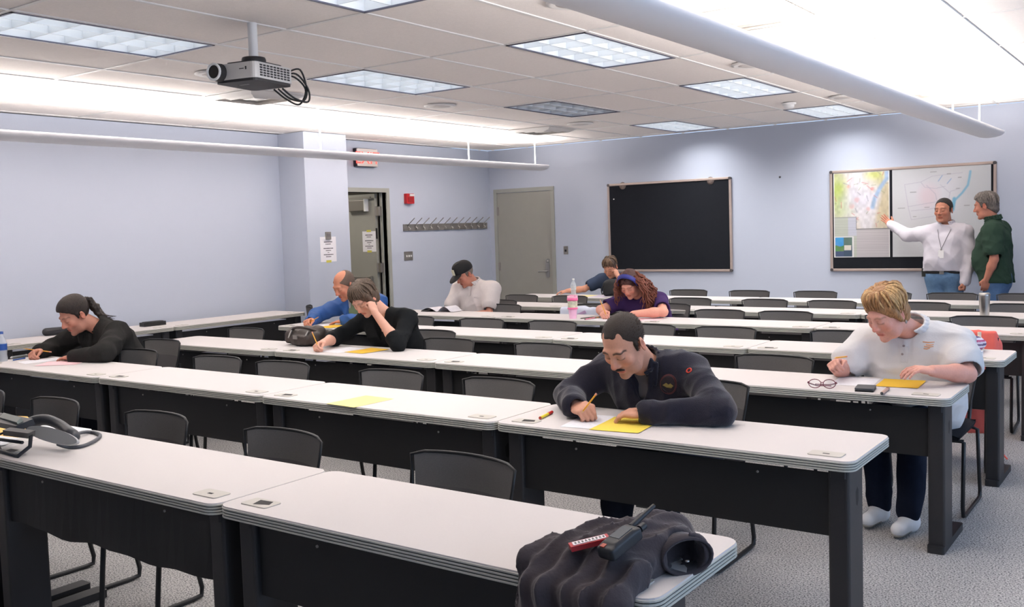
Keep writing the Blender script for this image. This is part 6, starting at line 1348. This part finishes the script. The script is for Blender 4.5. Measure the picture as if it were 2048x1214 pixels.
c = onz(1731, 780); t = thing('wallet', 'closed black wallet lying on the third row', 'wallet', (c[0], c[1], TH), 0.15); MB().rbox(-0.043, 0.043, -0.06, 0.06, 0, 0.007, 0.008).build('lower_flap', M_black, t); MB().rbox(-0.043, 0.043, -0.06, 0.058, 0.009, 0.017, 0.008).build('upper_flap', mat('wallet_grey', (72, 74, 78), 0.5), t); MB().rbox(-0.04, 0.04, -0.055, 0.06, 0.006, 0.010, 0.006).build('contents', M_steel2, t)
rod('tan_stick', 'small tan stick lying beside the black wallet', 'stick', onz(1762, 788, TH + 0.008), onz(1776, 777, TH + 0.008), 0.008, mat('tan_plastic', (186, 150, 134), 0.4), M_black, mat('tan_end', (150, 110, 96), 0.4))
# magazine in front of the man in the cap
t = thing('magazine', 'open magazine with curled pages in front of the man in the cap', 'magazine', (-6.46, 7.75, TH), 0.05); M_pg = paper_mat('magazine_page', (222, 220, 226), 0.2)
def page(sx, curl, ph, name, m):
    mb = MB(); f = lambda u, v, o: (sx * (0.012 + 0.20 * u), (v - 0.5) * 0.20, 0.004 + curl * math.sin(math.pi * min(1, u * ph)) + o)
    mb.grid(lambda u, v: f(u, v, 0.001), 12, 4); mb.grid(lambda u, v: f(u, 1 - v, 0), 12, 4); mb.build(name, m, t)
page(-1, 0.035, 1.0, 'left_page', M_pg); page(1, 0.05, 1.25, 'right_page', M_pg); page(-1, 0.02, 1.0, 'under_page', mat('magazine_photo', (66, 54, 54), 0.5)); MB().box(-0.21, 0.21, -0.1, 0.1, 0, 0.003).build('cover', mat('magazine_cover', (70, 62, 66), 0.5), t)
# rearmost row: papers and black bag
sheet('pale yellow sheet on the rearmost row', -6.02, 9.92, 0.21, 0.26, 0.2, M_pale); sheet('open notebook page on the rearmost row', -5.80, 9.90, 0.26, 0.26, -0.1, mat('notebook_mauve', (200, 190, 206), 0.7), 0.05, 'paper', 1)
t = thing('black_bag', 'soft black bag propped in front of the woman in the navy tee', 'bag', (-5.70, 9.98, TH)); s = SDF((-0.2, -0.15, -0.02), (0.2, 0.15, 0.26), 0.006); s.box((0, 0, 0.095), (0.105, 0.05, 0.09), None, 0.04, 0.02); s.cone((-0.06, 0, 0.16), (0.07, 0, 0.17), 0.035, 0.03, 0.03); s.wrinkle(0.005, 40, 8); s.half((0, 0, 0.002), (0, 0, -1)); sdf_obj('bag_body', s, mat('bag_black', (28, 30, 32), 0.7), t, 2)
MB().tube(bez([(-0.08, -0.03, 0.15), (-0.11, -0.055, 0.08), (-0.10, -0.05, 0.02)], 5), 0.008, 6).build('strap', M_black, t)
# pale bag on the chair beside the woman with curls
c = ony(1155, 622, 7.98); t = thing('tote_bag', 'pale blue-white tote bag standing on the chair beside the curly-haired woman', 'bag', (c[0], 8.02, 0.462)); s = SDF((-0.3, -0.14, -0.02), (0.3, 0.14, 0.42), 0.007); s.box((0, 0, 0.165), (0.20, 0.06, 0.165), None, 0.03, 0.02); s.wrinkle(0.007, 26, 3); s.half((0, 0, 0.002), (0, 0, -1)); sdf_obj('bag_body', s, mat('tote_cloth', (206, 212, 228), 0.85, noise=0.04, nscale=8), t, 2)
MB().obox((0.06, -0.068, 0.27), (0.05, 0, 0.02), (0, 0.003, 0), (-0.008, 0, 0.012)).obox((0.05, -0.068, 0.235), (0.06, 0, 0.008), (0, 0.003, 0), (0, 0, 0.004)).build('print', mat('tote_print', (190, 160, 200), 0.7), t)
chair(c[0], 8.02 - 0.02, 0.0, 'black mesh-back chair under the pale tote bag', 'chairs people sit on')
# fourth row, right end: striped pouch, cream bottle, white box; salmon jacket on the chair behind
c = onz(1925, 704); t = thing('striped_pouch', 'striped purple and white knitted pouch on the fourth row', 'pouch', (c[0] + 0.0, c[1] + 0.05, TH)); s = SDF((-0.2, -0.14, -0.02), (0.2, 0.14, 0.16), 0.005); s.ell((0, 0, 0.05), (0.125, 0.055, 0.055), None, 0.01); s.half((0, 0, 0.002), (0, 0, -1))
def stripes(V):
    k = np.floor((V[:, 2] + 0.02 * np.sin(V[:, 0] * 18)) * 85).astype(int) % 4; return np.array([srgb(214, 214, 232)[:3], srgb(96, 84, 120)[:3], srgb(206, 200, 220)[:3], srgb(170, 74, 120)[:3]])[k]
sdf_obj('pouch_body', s, mat('knit_stripe', (255, 255, 255), 0.9, vcol=True), t, 2, None, stripes); MB().lathe([(0.008, 0), (0.012, 0.006), (0.006, 0.012), (0, 0.013)], n=10).build('toggle', M_white, t, (0.06, -0.03, 0.092))
c = onz(1957, 702); t = thing('squeeze_bottle', 'cream squeeze bottle beside the striped pouch', 'bottle', (c[0], c[1] + 0.03, TH)); MB().lathe([(0.026, 0), (0.028, 0.04), (0.02, 0.07), (0.011, 0.085), (0.01, 0.105), (0, 0.106)], n=16).build('bottle_body', mat('cream_plastic', (222, 204, 186), 0.5), t); MB().lathe([(0.0115, 0.098), (0.0105, 0.113), (0, 0.114)], n=12).build('cap', mat('cream_cap', (208, 190, 172), 0.5), t)
c = onz(1935, 711); t = thing('tissue_box', 'small white box in front of the striped pouch', 'box', (c[0], c[1], TH)); MB().rbox(-0.08, 0.08, -0.03, 0.03, 0, 0.028, 0.006).build('box_body', M_white, t); MB().rbox(-0.081, 0.081, -0.031, 0.031, 0.022, 0.03, 0.006).build('lid', mat('box_lid', (214, 216, 222), 0.5), t)
cx_ = ony(2003, 690, RY[3] + 0.72)[0] - 0.25; chair(cx_, RY[3] + 0.46, 0.0, 'black mesh-back chair under the salmon jacket behind the fourth row')
t = thing('jacket', 'salmon jacket hung over the chair at the right end of the fourth row', 'jacket', (cx_, RY[3] + 0.72, 0.30)); o_ = A3(cx_, RY[3] + 0.72, 0.30); M_sal = mat('salmon_cloth', (240, 112, 100), 0.85, noise=0.06, nscale=12, bump=0.2, bscale=40)
s = SDF(o_ + A3(-0.36, -0.22, -0.2), o_ + A3(0.36, 0.22, 0.62), 0.008); s.box(o_ + A3(0, -0.035, 0.35), (0.235, 0.028, 0.19), None, 0.025, 0.02); s.box(o_ + A3(0, 0.03, 0.19), (0.23, 0.03, 0.33), None, 0.025, 0.03); s.cone(o_ + A3(-0.15, 0.0, 0.475), o_ + A3(0.15, 0.0, 0.475), 0.035, None, 0.02)
for q_ in (-1, 1): s.cone(o_ + A3(q_ * 0.20, 0.02, 0.43), o_ + A3(q_ * 0.22, 0.0, 0.02), 0.045, 0.035, 0.03)
s.wrinkle(0.010, 26, 7, (0, 0, 1)); sdf_obj('jacket_cloth', s, M_sal, t, 2, o_)
MB().tube([(0.22, 0.05, 0.02), (0.24, 0.06, -0.15), (0.25, 0.05, -0.27), (0.28, 0.02, -0.293)], 0.006, 6).build('drawstring', M_sal, t)
# grey chair turned away by the pillar
c = onz(655, 612, 0.79); gc = chair(c[0], c[1] + 0.1, 2.4, 'mesh-back chair turned sideways behind the man in the blue jacket')
# corridor ceiling lamp
t = thing('corridor_lamp', 'small square ceiling lamp in the corridor beyond the open door', 'ceiling light', (-9.7, 8.3, ZC)); MB().box(-0.2, 0.2, -0.2, 0.2, -0.04, 0).build('housing', M_white, t); MB().add([(-0.17, -0.17, -0.041), (0.17, -0.17, -0.041), (0.17, 0.17, -0.041), (-0.17, 0.17, -0.041)], [(0, 3, 2, 1)]).build('diffuser', mat('corridor_diffuser', (255, 255, 255), 0.5, emis=(1, 0.93, 0.82, 1), estr=CORRIDOR_W), t)
bpy.context.view_layer.update()
